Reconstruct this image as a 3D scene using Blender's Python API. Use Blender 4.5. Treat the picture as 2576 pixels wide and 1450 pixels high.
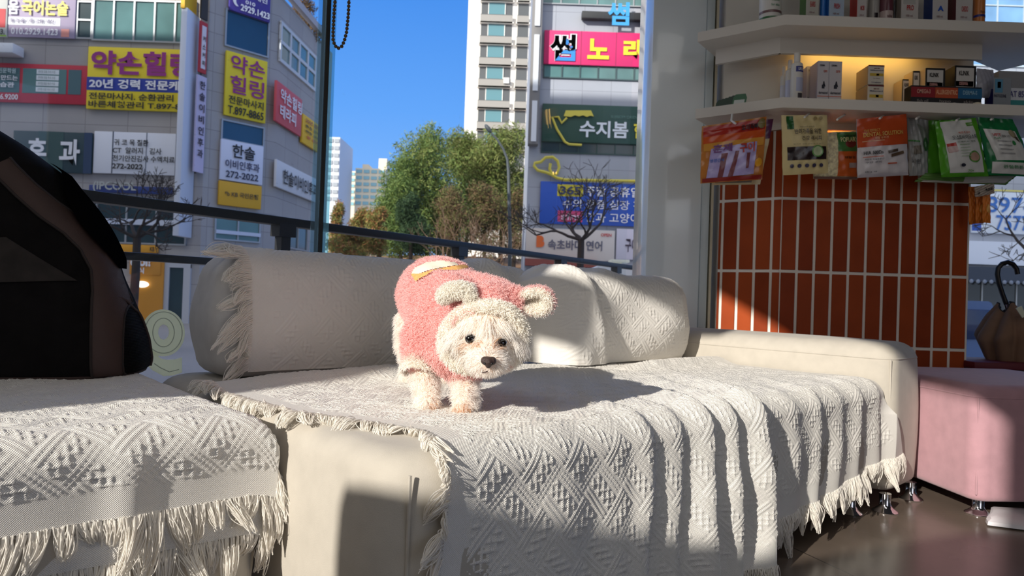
import bpy, bmesh, math, random
import numpy as np
from mathutils import Vector, Matrix

for _o in list(bpy.data.objects):
    bpy.data.objects.remove(_o)
SC = bpy.context.scene
COL = SC.collection
random.seed(7)
RNG = np.random.default_rng(11)

# ------------------------------------------------------------------ camera
IW, IH, FPX = 2576.0, 1450.0, 1750.0
CAMZ, PITCH, ROLL = 0.62, 0.0114, 0.034
c0 = np.array([0.0, 0.0, CAMZ])
_f = np.array([0, math.cos(PITCH), math.sin(PITCH)])
_u0 = np.array([0, -math.sin(PITCH), math.cos(PITCH)])
_x = np.array([1.0, 0, 0])
CR = math.cos(ROLL) * _x + math.sin(ROLL) * _u0
CU = -math.sin(ROLL) * _x + math.cos(ROLL) * _u0
cam_d = bpy.data.cameras.new('camera')
cam = bpy.data.objects.new('camera', cam_d)
COL.objects.link(cam)
cam.matrix_world = Matrix(((CR[0], CU[0], -_f[0], c0[0]), (CR[1], CU[1], -_f[1], c0[1]),
                           (CR[2], CU[2], -_f[2], c0[2]), (0, 0, 0, 1)))
cam_d.sensor_width = 36.0
cam_d.sensor_fit = 'HORIZONTAL'
cam_d.lens = 36.0 * FPX / IW
cam_d.clip_start = 0.02
cam_d.clip_end = 2000
cam_d.dof.use_dof = True
cam_d.dof.focus_distance = 1.28
cam_d.dof.aperture_fstop = 9.0
SC.camera = cam

# ------------------------------------------------------------------ colour management, world, sun, lamps
SC.view_settings.view_transform = 'Standard'
SC.view_settings.look = 'None'
SC.view_settings.exposure = 0.14
SC.view_settings.gamma = 1.0
SC.view_settings.use_curve_mapping = False
SC.render.film_transparent = False
try:
    SC.cycles.transparent_max_bounces = 24
    SC.cycles.max_bounces = 10
    SC.cycles.diffuse_bounces = 5
except Exception:
    pass


def lin(c):
    return tuple((v / 255.0 / 12.92) if v / 255.0 <= 0.04045 else ((v / 255.0 + 0.055) / 1.055) ** 2.4 for v in c)


W = bpy.data.worlds.new('sky')
SC.world = W
W.use_nodes = True
_n = W.node_tree.nodes
_l = W.node_tree.links
_n.clear()
_out = _n.new('ShaderNodeOutputWorld')
_bg = _n.new('ShaderNodeBackground')
_tc = _n.new('ShaderNodeTexCoord')
_sep = _n.new('ShaderNodeSeparateXYZ')
_cr = _n.new('ShaderNodeValToRGB')
_l.new(_tc.outputs['Generated'], _sep.inputs[0])
_l.new(_sep.outputs['Z'], _cr.inputs[0])
_dot = _n.new('ShaderNodeVectorMath')
_dot.operation = 'DOT_PRODUCT'
_dot.inputs[1].default_value = (-0.57, -0.72, 0.4)
_mr = _n.new('ShaderNodeMapRange')
_mr.inputs['From Min'].default_value = -0.1
_mr.inputs['From Max'].default_value = 1.0
_mx = _n.new('ShaderNodeMix')
_mx.data_type = 'RGBA'
_mx.inputs[7].default_value = (1.4, 1.3, 1.16, 1)     # the sky is bright and whitish around the sun
_l.new(_tc.outputs['Generated'], _dot.inputs[0])
_l.new(_dot.outputs['Value'], _mr.inputs['Value'])
_l.new(_mr.outputs[0], _mx.inputs[0])
_l.new(_cr.outputs[0], _mx.inputs[6])
_l.new(_mx.outputs[2], _bg.inputs[0])
_l.new(_bg.outputs[0], _out.inputs[0])
_e = _cr.color_ramp.elements
_e[0].position = 0.0
_e[0].color = (*lin((172, 205, 248)), 1)
_e[1].position = 0.45
_e[1].color = (*lin((58, 132, 226)), 1)
for p_, c_ in ((0.12, (128, 180, 246)), (0.25, (98, 162, 242))):
    q_ = _e.new(p_)
    q_.color = (*lin(c_), 1)
_bg.inputs[1].default_value = 1.06

LDIR = np.array([0.62, 0.78, -0.432])
LDIR /= np.linalg.norm(LDIR)
sun_d = bpy.data.lights.new('sun', 'SUN')
sun = bpy.data.objects.new('sun', sun_d)
COL.objects.link(sun)
sun_d.energy = 4.7
sun_d.angle = math.radians(0.6)
sun_d.color = (1.0, 0.94, 0.85)
sun.rotation_euler = Vector(LDIR).to_track_quat('-Z', 'Y').to_euler()
sun.location = (-10, -12, 14)


def area(name, loc, direc, sx, sy, power, col):
    d = bpy.data.lights.new(name, 'AREA')
    o = bpy.data.objects.new(name, d)
    COL.objects.link(o)
    d.shape = 'RECTANGLE'
    d.size, d.size_y = sx, sy
    d.energy = power
    d.color = col
    o.location = loc
    o.rotation_euler = Vector(direc).to_track_quat('-Z', 'Y').to_euler()
    return o


# unseen fill lamps added overhead to lift the indoor shade
area('room_fill_light', (-0.3, -0.6, 2.95), (0, 0, -1), 1.2, 1.2, 8, (1.0, 0.97, 0.92))
area('room_fill_light', (0.9, 0.2, 2.95), (0, 0, -1), 1.2, 1.2, 5, (1.0, 0.97, 0.92))

# ------------------------------------------------------------------ projection helpers (where a seen point stands in the place)
def ray(px, py):
    return _f + (px - IW / 2) / FPX * CR + (IH / 2 - py) / FPX * CU


def at_z(px, py, z):
    r = ray(px, py)
    return c0 + r * ((z - CAMZ) / r[2])


def at_y(px, py, y):
    r = ray(px, py)
    return c0 + r * (y / r[1])


def on_plane(px, py, P, N):
    r = ray(px, py)
    return c0 + r * (np.dot(np.asarray(P, float) - c0, N) / np.dot(r, N))


TH = math.radians(43.0)
SU = np.array([math.cos(TH), math.sin(TH), 0.0])   # along the window and the sofa
SN = np.array([-math.sin(TH), math.cos(TH), 0.0])  # towards the window
UP = np.array([0, 0, 1.0])


def S(s, t, z):
    return s * SU + t * SN + np.array([0, 0, z])


# ------------------------------------------------------------------ materials
MATS = {}


def M(name, rgb, rough=0.6, metal=0.0, var=0.0, vscale=8.0, bump=0.0, bscale=120.0, emit=0.0, sheen=0.0, trans=0.0, spec=None, coat=0.0, transl=0.0):
    if name in MATS:
        return MATS[name]
    m = bpy.data.materials.new(name)
    m.use_nodes = True
    nt = m.node_tree
    b = nt.nodes['Principled BSDF']
    c = lin(rgb)
    b.inputs['Base Color'].default_value = (*c, 1)
    b.inputs['Roughness'].default_value = rough
    b.inputs['Metallic'].default_value = metal
    if spec is not None:
        b.inputs['Specular IOR Level'].default_value = spec
    if sheen:
        b.inputs['Sheen Weight'].default_value = sheen
        b.inputs['Sheen Roughness'].default_value = 0.5
    if coat:
        b.inputs['Coat Weight'].default_value = coat
    if trans:
        b.inputs['Transmission Weight'].default_value = trans
    if emit:
        b.inputs['Emission Color'].default_value = (*c, 1)
        b.inputs['Emission Strength'].default_value = emit
    tc = nt.nodes.new('ShaderNodeTexCoord')
    if var:
        nz = nt.nodes.new('ShaderNodeTexNoise')
        nz.inputs['Scale'].default_value = vscale
        nz.inputs['Detail'].default_value = 5
        rp = nt.nodes.new('ShaderNodeValToRGB')
        rp.color_ramp.elements[0].position = 0.3
        rp.color_ramp.elements[1].position = 0.7
        rp.color_ramp.elements[0].color = (*[max(0, v * (1 - var)) for v in c], 1)
        rp.color_ramp.elements[1].color = (*[min(1, v * (1 + var)) for v in c], 1)
        nt.links.new(tc.outputs['Object'], nz.inputs['Vector'])
        nt.links.new(nz.outputs['Fac'], rp.inputs[0])
        nt.links.new(rp.outputs[0], b.inputs['Base Color'])
    if bump:
        n2 = nt.nodes.new('ShaderNodeTexNoise')
        n2.inputs['Scale'].default_value = bscale
        n2.inputs['Detail'].default_value = 3
        bp = nt.nodes.new('ShaderNodeBump')
        bp.inputs['Strength'].default_value = bump
        bp.inputs['Distance'].default_value = 0.002
        nt.links.new(tc.outputs['Object'], n2.inputs['Vector'])
        nt.links.new(n2.outputs['Fac'], bp.inputs['Height'])
        nt.links.new(bp.outputs[0], b.inputs['Normal'])
    if transl:
        mx = nt.nodes.new('ShaderNodeMixShader')
        tr = nt.nodes.new('ShaderNodeBsdfTranslucent')
        tr.inputs[0].default_value = (*c, 1)
        mx.inputs[0].default_value = transl
        nt.links.new(b.outputs[0], mx.inputs[1])
        nt.links.new(tr.outputs[0], mx.inputs[2])
        nt.links.new(mx.outputs[0], nt.nodes['Material Output'].inputs[0])
    MATS[name] = m
    return m


def glass_mat(name, tint=(1, 1, 1), haze=0.0, hazecol=(0.8, 0.85, 0.9), specks=0.0, gloss=1.0):
    m = bpy.data.materials.new(name)
    m.use_nodes = True
    nt = m.node_tree
    nt.nodes.clear()
    N, L = nt.nodes, nt.links
    out = N.new('ShaderNodeOutputMaterial')
    tr = N.new('ShaderNodeBsdfTransparent')
    tr.inputs[0].default_value = (*tint, 1)
    gl = N.new('ShaderNodeBsdfGlossy')
    gl.inputs['Roughness'].default_value = 0.0
    fr = N.new('ShaderNodeLayerWeight')      # Schlick reflectance of a thin pane
    pw = N.new('ShaderNodeMath')
    pw.operation = 'POWER'
    pw.inputs[1].default_value = 5.0
    mu = N.new('ShaderNodeMath')
    mu.operation = 'MULTIPLY_ADD'
    mu.inputs[1].default_value = 0.6 * gloss
    mu.inputs[2].default_value = 0.02 * gloss
    L.new(fr.outputs['Facing'], pw.inputs[0])
    L.new(pw.outputs[0], mu.inputs[0])
    m1 = N.new('ShaderNodeMixShader')
    L.new(mu.outputs[0], m1.inputs[0])
    L.new(tr.outputs[0], m1.inputs[1])
    L.new(gl.outputs[0], m1.inputs[2])
    last = m1
    if haze or specks:
        df = N.new('ShaderNodeBsdfDiffuse')
        df.inputs[0].default_value = (*hazecol, 1)
        m2 = N.new('ShaderNodeMixShader')
        tc = N.new('ShaderNodeTexCoord')
        nz = N.new('ShaderNodeTexNoise')
        nz.inputs['Scale'].default_value = 60
        nz.inputs['Detail'].default_value = 2
        rp = N.new('ShaderNodeValToRGB')
        rp.color_ramp.elements[0].position = 0.72
        rp.color_ramp.elements[0].color = (haze, haze, haze, 1)
        rp.color_ramp.elements[1].position = 0.8
        rp.color_ramp.elements[1].color = (haze + specks,) * 3 + (1,)
        L.new(tc.outputs['Object'], nz.inputs['Vector'])
        L.new(nz.outputs['Fac'], rp.inputs[0])
        L.new(rp.outputs[0], m2.inputs[0])
        L.new(m1.outputs[0], m2.inputs[1])
        L.new(df.outputs[0], m2.inputs[2])
        last = m2
    L.new(last.outputs[0], out.inputs[0])
    return m


# ------------------------------------------------------------------ object helpers
ORG = {}


def tag(o, label=None, cat=None, group=None, kind=None):
    if label:
        o['label'] = label
    if cat:
        o['category'] = cat
    if group:
        o['group'] = group
    if kind:
        o['kind'] = kind
    return o


def thing(name, label, cat, loc, group=None, kind=None):
    o = bpy.data.objects.new(name, None)
    COL.objects.link(o)
    o.empty_display_size = 0.05
    o.location = [float(v) for v in loc]
    ORG[o.name] = np.array([float(v) for v in loc])
    return tag(o, label, cat, group, kind)


def link_data(name, data, parent, mats, base=None):
    o = bpy.data.objects.new(name, data)
    COL.objects.link(o)
    if parent is not None:
        o.parent = parent
        ORG[o.name] = ORG[parent.name]
    else:
        o.location = base
        ORG[o.name] = np.array(base, float)
    for m in (mats if isinstance(mats, (list, tuple)) else [mats]):
        data.materials.append(m)
    return o


def cube_arr(bev, seg, hx, hy, hz):
    bm = bmesh.new()
    bmesh.ops.create_cube(bm, size=2.0)
    for v in bm.verts:
        v.co = (v.co.x * hx, v.co.y * hy, v.co.z * hz)
    if bev > 0:
        bmesh.ops.bevel(bm, geom=list(bm.edges), offset=bev, segments=seg, profile=0.5, affect='EDGES', clamp_overlap=True)
    bm.verts.ensure_lookup_table()
    V = np.array([v.co[:] for v in bm.verts])
    F = [[v.index for v in f.verts] for f in bm.faces]
    bm.free()
    return V, F


class MB:
    """collects world-space verts and faces, links them as one mesh object"""

    def __init__(self):
        self.V, self.F, self.I, self.n = [], [], [], 0

    def add(self, V, F, mi=0):
        V = np.asarray(V, float).reshape(-1, 3)
        self.V.append(V)
        k = self.n
        self.F.extend([[i + k for i in f] for f in F])
        self.I.extend([mi] * len(F))
        self.n += len(V)
        return self

    def box(self, c, hx, hy, hz, ax=None, bev=0.0, seg=2, mi=0):
        V, F = cube_arr(bev, seg, hx, hy, hz)
        if ax is not None:
            V = V @ np.array(ax, float)
        return self.add(V + np.asarray(c, float), F, mi)

    def box2(self, lo, hi, bev=0.0, seg=2, mi=0):
        lo, hi = np.array(lo, float), np.array(hi, float)
        h = (hi - lo) / 2
        return self.box((lo + hi) / 2, *h, bev=bev, seg=seg, mi=mi)

    def slab(self, O, ex, ey, th, bev=0.0, mi=0, seg=2):
        """rectangle O, O+ex, O+ey given a thickness vector th"""
        O, ex, ey, th = [np.asarray(a, float) for a in (O, ex, ey, th)]
        c = O + ex / 2 + ey / 2 + th / 2
        lx, ly, lt = [max(1e-9, np.linalg.norm(a)) for a in (ex, ey, th)]
        V, F = cube_arr(bev, seg, lx / 2, ly / 2, lt / 2)
        V = V @ np.array([ex / lx, ey / ly, th / lt])
        if np.dot(np.cross(ex, ey), th) < 0:
            F = [f[::-1] for f in F]
        return self.add(V + c, F, mi)

    def prism(self, pts, th, mi=0):
        """planar polygon (list of 3d points) pushed along th"""
        P = np.asarray(pts, float)
        n = len(P)
        V = np.vstack([P, P + np.asarray(th, float)])
        nrm = np.zeros(3)
        for i in range(n):
            nrm += np.cross(P[i], P[(i + 1) % n])
        a, b = list(range(n)), list(range(n, 2 * n))
        F = [a[::-1], b] + [[i, (i + 1) % n, n + (i + 1) % n, n + i] for i in range(n)]
        if np.dot(nrm, th) < 0:
            F = [f[::-1] for f in F]
        return self.add(V, F, mi)

    def tube(self, pts, r, seg=8, mi=0, caps=True, closed=False):
        P = np.asarray(pts, float)
        n = len(P)
        r = np.full(n, r) if np.isscalar(r) else np.asarray(r, float)
        T = np.gradient(P, axis=0)
        if closed:
            T = np.roll(P, -1, 0) - np.roll(P, 1, 0)
        T /= np.maximum(np.linalg.norm(T, axis=1, keepdims=True), 1e-9)
        ref = np.array([0, 0, 1.0]) if abs(T[0][2]) < 0.9 else np.array([1.0, 0, 0])
        A = []
        a = np.cross(T[0], ref)
        a /= np.linalg.norm(a)
        for i in range(n):
            a = a - T[i] * np.dot(a, T[i])
            a /= max(np.linalg.norm(a), 1e-9)
            A.append(a)
        A = np.array(A)
        B = np.cross(T, A)
        ang = np.linspace(0, 2 * np.pi, seg, endpoint=False)
        V = P[:, None] + r[:, None, None] * (np.cos(ang)[None, :, None] * A[:, None] + np.sin(ang)[None, :, None] * B[:, None])
        F = []
        for i in range(n if closed else n - 1):
            j = (i + 1) % n
            for k in range(seg):
                q = (k + 1) % seg
                F.append([i * seg + k, i * seg + q, j * seg + q, j * seg + k])
        if caps and not closed:
            F.append(list(range(seg))[::-1])
            F.append(list(range((n - 1) * seg, n * seg)))
        return self.add(V.reshape(-1, 3), F, mi)

    def lathe(self, c, prof, seg=24, mi=0, axis=None):
        """prof: list of (radius, height) from bottom to top"""
        c = np.asarray(c, float)
        ang = np.linspace(0, 2 * np.pi, seg, endpoint=False)
        V = []
        for r, h in prof:
            for a in ang:
                V.append((r * math.cos(a), r * math.sin(a), h))
        V = np.array(V)
        if axis is not None:
            V = V @ np.array(axis, float)
        F = []
        for i in range(len(prof) - 1):
            for k in range(seg):
                q = (k + 1) % seg
                F.append([i * seg + k, i * seg + q, (i + 1) * seg + q, (i + 1) * seg + k])
        F.append(list(range(seg))[::-1])
        F.append(list(range((len(prof) - 1) * seg, len(prof) * seg)))
        return self.add(V + c, F, mi)

    def ell(self, c, rx, ry, rz, ax=None, nu=20, nv=14, mi=0):
        th = np.linspace(0, np.pi, nv + 1)[1:-1]
        ph = np.linspace(0, 2 * np.pi, nu, endpoint=False)
        V = [(0, 0, rz)] + [(rx * math.sin(t) * math.cos(p), ry * math.sin(t) * math.sin(p), rz * math.cos(t)) for t in th for p in ph] + [(0, 0, -rz)]
        V = np.array(V)
        if ax is not None:
            V = V @ np.array(ax, float)
        F = []
        for k in range(nu):
            F.append([0, 1 + k, 1 + (k + 1) % nu])
        for i in range(nv - 2):
            for k in range(nu):
                a, b = 1 + i * nu + k, 1 + i * nu + (k + 1) % nu
                F.append([a, a + nu, b + nu, b])
        e = 1 + (nv - 1) * nu
        for k in range(nu):
            F.append([e, e - nu + (k + 1) % nu, e - nu + k])
        return self.add(V + np.asarray(c, float), F, mi)

    def grid(self, P, mi=0, flip=False):
        n, m = P.shape[:2]
        idx = np.arange(n * m).reshape(n, m)
        q = np.stack([idx[:-1, :-1], idx[1:, :-1], idx[1:, 1:], idx[:-1, 1:]], -1).reshape(-1, 4)
        if flip:
            q = q[:, ::-1]
        return self.add(P.reshape(-1, 3), q.tolist(), mi)

    def mesh(self, name, org, smooth=40):
        me = bpy.data.meshes.new(name)
        V = np.vstack(self.V) - org
        me.from_pydata(V.tolist(), [], self.F)
        if any(self.I):
            me.polygons.foreach_set('material_index', self.I)
        if smooth:
            me.polygons.foreach_set('use_smooth', [True] * len(me.polygons))
            if smooth < 180:
                me.set_sharp_from_angle(angle=math.radians(smooth))
        me.update()
        return me

    def build(self, name, mats, parent=None, smooth=40):
        if parent is not None:
            org = ORG[parent.name]
        else:
            A = np.vstack(self.V)
            lo, hi = A.min(0), A.max(0)
            org = np.array([(lo[0] + hi[0]) / 2, (lo[1] + hi[1]) / 2, lo[2]])
        return link_data(name, self.mesh(name, org, smooth), parent, mats, org)


def struct(name, mb, mats, smooth=40):
    o = mb.build(name, mats, None, smooth)
    o['kind'] = 'structure'
    return o


_TX = {}


def text_mesh(body, bold=0.0, spacing=1.0, ext=0.0, line=1.0):
    key = (body, bold, spacing, line)
    if key not in _TX:
        cu = bpy.data.curves.new('t', 'FONT')
        cu.body = body
        cu.align_x = 'CENTER'
        cu.size = 1
        cu.offset = bold
        cu.space_character = spacing
        cu.space_line = line
        cu.resolution_u = 3
        o = bpy.data.objects.new('t', cu)
        COL.objects.link(o)
        dg = bpy.context.evaluated_depsgraph_get()
        me = bpy.data.meshes.new_from_object(o.evaluated_get(dg), depsgraph=dg)
        V = np.array([v.co[:] for v in me.vertices]).reshape(-1, 3)
        F = [list(p.vertices) for p in me.polygons]
        bpy.data.objects.remove(o)
        bpy.data.curves.remove(cu)
        bpy.data.meshes.remove(me)
        _TX[key] = (V, F)
    return _TX[key]


def put_text(body, name, mat, parent, O, ex, ey, nrm, bold=0.0, lift=0.004, spacing=1.0, slant=0.0, line=1.0):
    """letters filling the rectangle O (lower left), O+ex, O+ey; nrm looks at the reader"""
    V, F = text_mesh(body, bold, spacing, 0, line)
    if not len(V):
        return None
    lo, hi = V.min(0), V.max(0)
    q = (V - lo) / np.maximum(hi - lo, 1e-9)
    P = np.asarray(O, float) + (q[:, :1] + slant * q[:, 1:2]) * np.asarray(ex, float) + q[:, 1:2] * np.asarray(ey, float) + np.asarray(nrm, float) * lift
    mb = MB()
    mb.add(P, F)
    back = P - np.asarray(nrm, float) * lift * 0.6
    o = mb.build(name, mat, parent, smooth=0)
    return o


def hair(name, P, R, mats, parent):
    """P: (N,K,3) strand points in world space, R: (K,) or (N,K) radii"""
    N, K = P.shape[:2]
    hc = bpy.data.hair_curves.new(name)
    hc.add_curves([K] * N)
    org = ORG[parent.name]
    hc.points.foreach_set('position', (P - org).astype(np.float32).ravel())
    R = np.broadcast_to(np.asarray(R, float), (N, K))
    hc.points.foreach_set('radius', R.astype(np.float32).ravel())
    hc.update_tag()
    o = bpy.data.objects.new(name, hc)
    COL.objects.link(o)
    o.parent = parent
    ORG[o.name] = org
    hc.materials.append(mats)
    return o

# ================================================================== THE ROOM
WT = 2.04           # glass line in the sofa frame
CEIL = 3.05
poly = [S(-2.0, -3.5, 0), S(5.0, -3.5, 0), np.array([6.05, 3.36, 0]), np.array([0.62, 3.36, 0]), S(2.66, WT + 0.06, 0), S(-2.0, WT + 0.06, 0)]

# floor: large dark stone-look tiles
def floor_mat():
    m = M('floor_tile', (108, 96, 86), rough=0.24, var=0.25, vscale=2.2, bump=0.05, bscale=6)
    nt = m.node_tree
    b = nt.nodes['Principled BSDF']
    old = b.inputs['Base Color'].links[0].from_socket
    tc = nt.nodes.new('ShaderNodeTexCoord')
    mp = nt.nodes.new('ShaderNodeMapping')
    mp.inputs['Rotation'].default_value = (0, 0, math.radians(-22))
    br = nt.nodes.new('ShaderNodeTexBrick')
    br.offset = 0
    br.inputs['Scale'].default_value = 1.0
    br.inputs['Brick Width'].default_value = 0.9
    br.inputs['Row Height'].default_value = 0.9
    br.inputs['Mortar Size'].default_value = 0.0025
    br.inputs['Color1'].default_value = (1, 1, 1, 1)
    br.inputs['Color2'].default_value = (.93, .93, .93, 1)
    br.inputs['Mortar'].default_value = (.35, .35, .35, 1)
    mx = nt.nodes.new('ShaderNodeMix')
    mx.data_type = 'RGBA'
    mx.blend_type = 'MULTIPLY'
    mx.inputs[0].default_value = 1
    nt.links.new(tc.outputs['Object'], mp.inputs[0])
    nt.links.new(mp.outputs[0], br.inputs[0])
    nt.links.new(old, mx.inputs[6])
    nt.links.new(br.outputs[0], mx.inputs[7])
    nt.links.new(mx.outputs[2], b.inputs['Base Color'])
    return m


mb = MB(); mb.prism(poly, (0, 0, -0.15)); struct('floor', mb, floor_mat())
mb = MB(); mb.prism([p + np.array([0, 0, CEIL]) for p in poly], (0, 0, 0.3)); struct('ceiling', mb, M('ceiling_paint', (120, 118, 116), 0.8))

wall_paint = M('wall_paint', (122, 118, 113), 0.75, bump=0.05, bscale=300)
# wall on the sun's side; its unseen window is cut to shape sun patches
mb = MB()
def wl(pts):
    mb.prism([S(-2.0, t, z) for t, z in pts], SU * -0.08)
wl([(1.06, 0), (WT + 0.06, 0), (WT + 0.06, CEIL), (1.06, CEIL)])
wl([(-3.5, 0), (-0.18, 0), (-0.18, CEIL), (-3.5, CEIL)])
wl([(-0.18, 2.31), (1.06, 2.86), (1.06, CEIL), (-0.18, CEIL)])
wl([(-0.18, 0), (1.06, 0), (1.06, 1.02), (0.575, 1.02), (0.565, 1.44), (0.43, 1.463), (0.365, 1.488), (0.29, 1.55), (0.237, 1.58), (-0.18, 1.95)])  # stepped sill shaped to throw the low shadow on the seat front
wl([(0.70, 2.44), (1.06, 2.40), (1.06, 2.57), (0.70, 2.53)])      # this blocker and the next two are added to shade cushion, arm and pillar
wl([(0.90, 2.10), (1.06, 2.10), (1.06, 2.30), (0.90, 2.30)])
wl([(0.93, 2.57), (1.06, 2.57), (1.06, 2.86), (0.93, 2.81)])
struct('wall_left', mb, wall_paint)
mb = MB()   # front wall with an unseen opening, sized for the skylight it lets in
for a, b_, z0, z1 in ((-2.0, -1.6, 0, CEIL), (1.2, 5.0, 0, CEIL), (-1.6, 1.2, 2.4, CEIL)):
    mb.prism([S(a, -3.5, z0), S(b_, -3.5, z0), S(b_, -3.5, z1), S(a, -3.5, z1)], SN * -0.1)
struct('wall_front', mb, wall_paint)
mb = MB(); mb.box2((6.05, 0.85, 0), (6.15, 3.36, CEIL)); struct('wall_far', mb, wall_paint)

# glass of the long window: two panes that meet at a butt joint
gl_l = glass_mat('window_glass_dusty', (0.965, 0.982, 0.99), haze=0.010, hazecol=(.62, .72, .8), specks=0.10)
gl_r = glass_mat('window_glass_clear', (0.97, 0.985, 0.99), haze=0.008, specks=0.05)
JS = 1.06
mb = MB(); mb.slab(S(-1.98, WT, 0), SU * (JS + 1.98 - 0.012), UP * (CEIL), SN * 0.012); struct('window_1', mb, gl_l)
mb = MB(); mb.slab(S(JS + 0.014, WT, 0), SU * (2.62 - JS), UP * (CEIL), SN * 0.012); struct('window_2', mb, gl_r)
ge = M('glass_edge_teal', (130, 205, 225), 0.12, transl=0.75)
gk = M('gasket_dark', (46, 46, 42), 0.5)
mb = MB(); mb.slab(S(JS - 0.012, WT - 0.012, 0), SU * 0.014, UP * CEIL, SN * 0.03); struct('trim_1', mb, gk)
mb = MB(); mb.slab(S(JS + 0.003, WT - 0.014, 0), SU * 0.018, UP * CEIL, SN * 0.03); struct('trim_2', mb, glass_mat('glass_edge_teal', (0.62, 0.88, 0.95), haze=0.22, hazecol=(.45, .85, .95)))
mb = MB(); mb.slab(S(JS - 0.038, WT - 0.010, 0), SU * 0.025, UP * CEIL, SN * 0.006); struct('trim_3', mb, glass_mat('glass_edge_pale', (0.72, 0.88, 0.93), haze=0.08, hazecol=(.6, .8, .9)))
mb = MB(); mb.slab((1.98, 3.3, 0), (4.0, 0, 0), UP * CEIL, (0, 0.012, 0)); struct('window_3', mb, glass_mat('window_glass_right', (0.93, 0.965, 0.985), haze=0.015, specks=0.04))

# grey-white glossy pillar
PY = 3.16
xl = at_y(1631, 450, PY)[0]; xr = at_y(1766, 450, PY)[0]; xr2 = at_y(1786, 450, PY)[0]
mb = MB(); mb.box2((xl, PY, 0), (xr, PY + 0.35, CEIL), bev=0.004); 
struct('wall_middle', mb, M('pillar_panel', (232, 240, 243), 0.16, coat=0.4, var=0.02, vscale=3))
mb = MB(); mb.box2((xr + 0.001, PY - 0.006, 0), (xr2, PY + 0.3, CEIL), bev=0.003); struct('trim_4', mb, M('pillar_trim', (198, 208, 210), 0.3))
mb = MB(); mb.box2((xr2, PY + 0.02, 0), (xr2 + 0.007, PY + 0.3, CEIL)); struct('trim_5', mb, gk)
mb = MB(); mb.box2((xr2 + 0.007, PY - 0.01, 0), (xr2 + 0.017, PY + 0.3, CEIL)); struct('trim_6', mb, M('trim_cream', (206, 196, 170), 0.5))

# tiled column
BC = np.array([1.128, 2.95, 0]); DL = np.array([-0.8, 0.6, 0]); NL = np.array([-0.6, -0.8, 0]); DR = np.array([1.0, 0, 0]); NF = np.array([0, -1.0, 0])
BL = 0.262; BX = at_y(2435, 700, 2.95)[0]; BW = BX - BC[0]; TT = 1.362
plan = [BC, BC + DL * BL, BC + DL * BL + np.array([0.05, 0.35, 0]), np.array([BX, 3.5, 0]), np.array([BX, 2.95, 0])]
mb = MB(); mb.prism(plan, UP * CEIL)
wr = struct('wall_right', mb, M('column_paint', (214, 208, 196), 0.6))
mb = MB()
mb.slab(BC + NL * 0.005, DL * BL, UP * TT, NL * -0.006)
mb.slab(BC + NF * 0.005 - DR * 0.002, DR * BW, UP * TT, NF * -0.006)
mb.build('grout', M('grout', (232, 226, 216), 0.8, bump=0.3, bscale=200), wr)
mb = MB()
TW, TH_, G = 0.0725, 0.309, 0.0125
zr = [0.145, 0.455, 0.764, 1.073, TT + 0.31]
rt = random.Random(3)
for i, z1 in enumerate([0.145, 0.455, 0.764, 1.073, 1.362]):
    z0 = (z1 - 0.309 if i else 0.0)
    if i == 4: z0, z1 = 1.073, 1.378
    za, zb = z0 + G / 2, min(z1 - G / 2, TT)
    x = 0.007
    while x < BW - 0.01:      # front face
        w = min(TW - G, BW - x)
        mb.box(BC + DR * (x + w / 2) + UP * ((za + zb) / 2) + NF * 0.006, w / 2, 0.004, (zb - za) / 2, ax=(DR, -NF, UP), bev=0.0018, seg=1, mi=rt.choice([0, 0, 1, 2]))
        x += TW
    x = 0.037
    while x < BL - 0.003:      # left face
        w = min(TW * 0.99 - G, BL - x)
        mb.box(BC + DL * (x + w / 2) + UP * ((za + zb) / 2) + NL * 0.006, w / 2, 0.004, (zb - za) / 2, ax=(DL, -NL, UP), bev=0.0018, seg=1, mi=rt.choice([0, 0, 1, 2]))
        x += TW * 0.99
    # rounded corner tile
    pl = [BC + DL * (0.037 - G) + NL * 0.002, BC + DL * (0.037 - G) + NL * 0.010, BC + DL * 0.008 + NL * 0.010, BC + (NL + NF) * 0.0052,
          BC + NF * 0.010 + DR * 0.0, BC + NF * 0.002 + DR * 0.0]
    mb.prism([p + UP * za for p in pl], UP * (zb - za), mi=0)
tiles = [M('brick_tile', (152, 66, 30), 0.45, spec=0.12, var=0.12, vscale=7, bump=0.15, bscale=90), M('brick_tile_b', (140, 58, 26), 0.45, spec=0.12, var=0.14, vscale=6, bump=0.15, bscale=90),
         M('brick_tile_c', (160, 71, 32), 0.45, spec=0.12, var=0.12, vscale=7, bump=0.15, bscale=90)]
mb.build('tiles', tiles, wr)

# ================================================================== OUTSIDE
mb = MB(); mb.prism([np.array([-60, -40, -0.6]), np.array([60, -40, -0.6]), np.array([60, 300, -0.6]), np.array([-60, 300, -0.6])], (0, 0, -0.4))
g = struct('ground', mb, M('street_paving', (150, 144, 138), 0.85, var=0.1, vscale=0.5))
# tall neighbouring block on the sun's side of the street; it shades the lower storeys opposite
mb = MB(); mb.box2((-48, -3.0, -0.6), (-20.5, 4.5, 18.2)); mb.box2((-20.5, -3.0, -0.6), (-9.5, 4.5, 23.5)); struct('wall_outside', mb, M('neighbour_block', (176, 170, 162), 0.8))


mb = MB(); mb.prism([p + np.array([0, 0, CEIL + 0.3]) for p in poly[:4] + [S(2.66, WT + 1.4, 0), S(-2.0, WT + 1.4, 0)]], (0, 0, 20)); struct('wall_upper', mb, M('own_building', (176, 170, 162), 0.8))  # upper storeys out of view, overhang added to shade the far signboard


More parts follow.
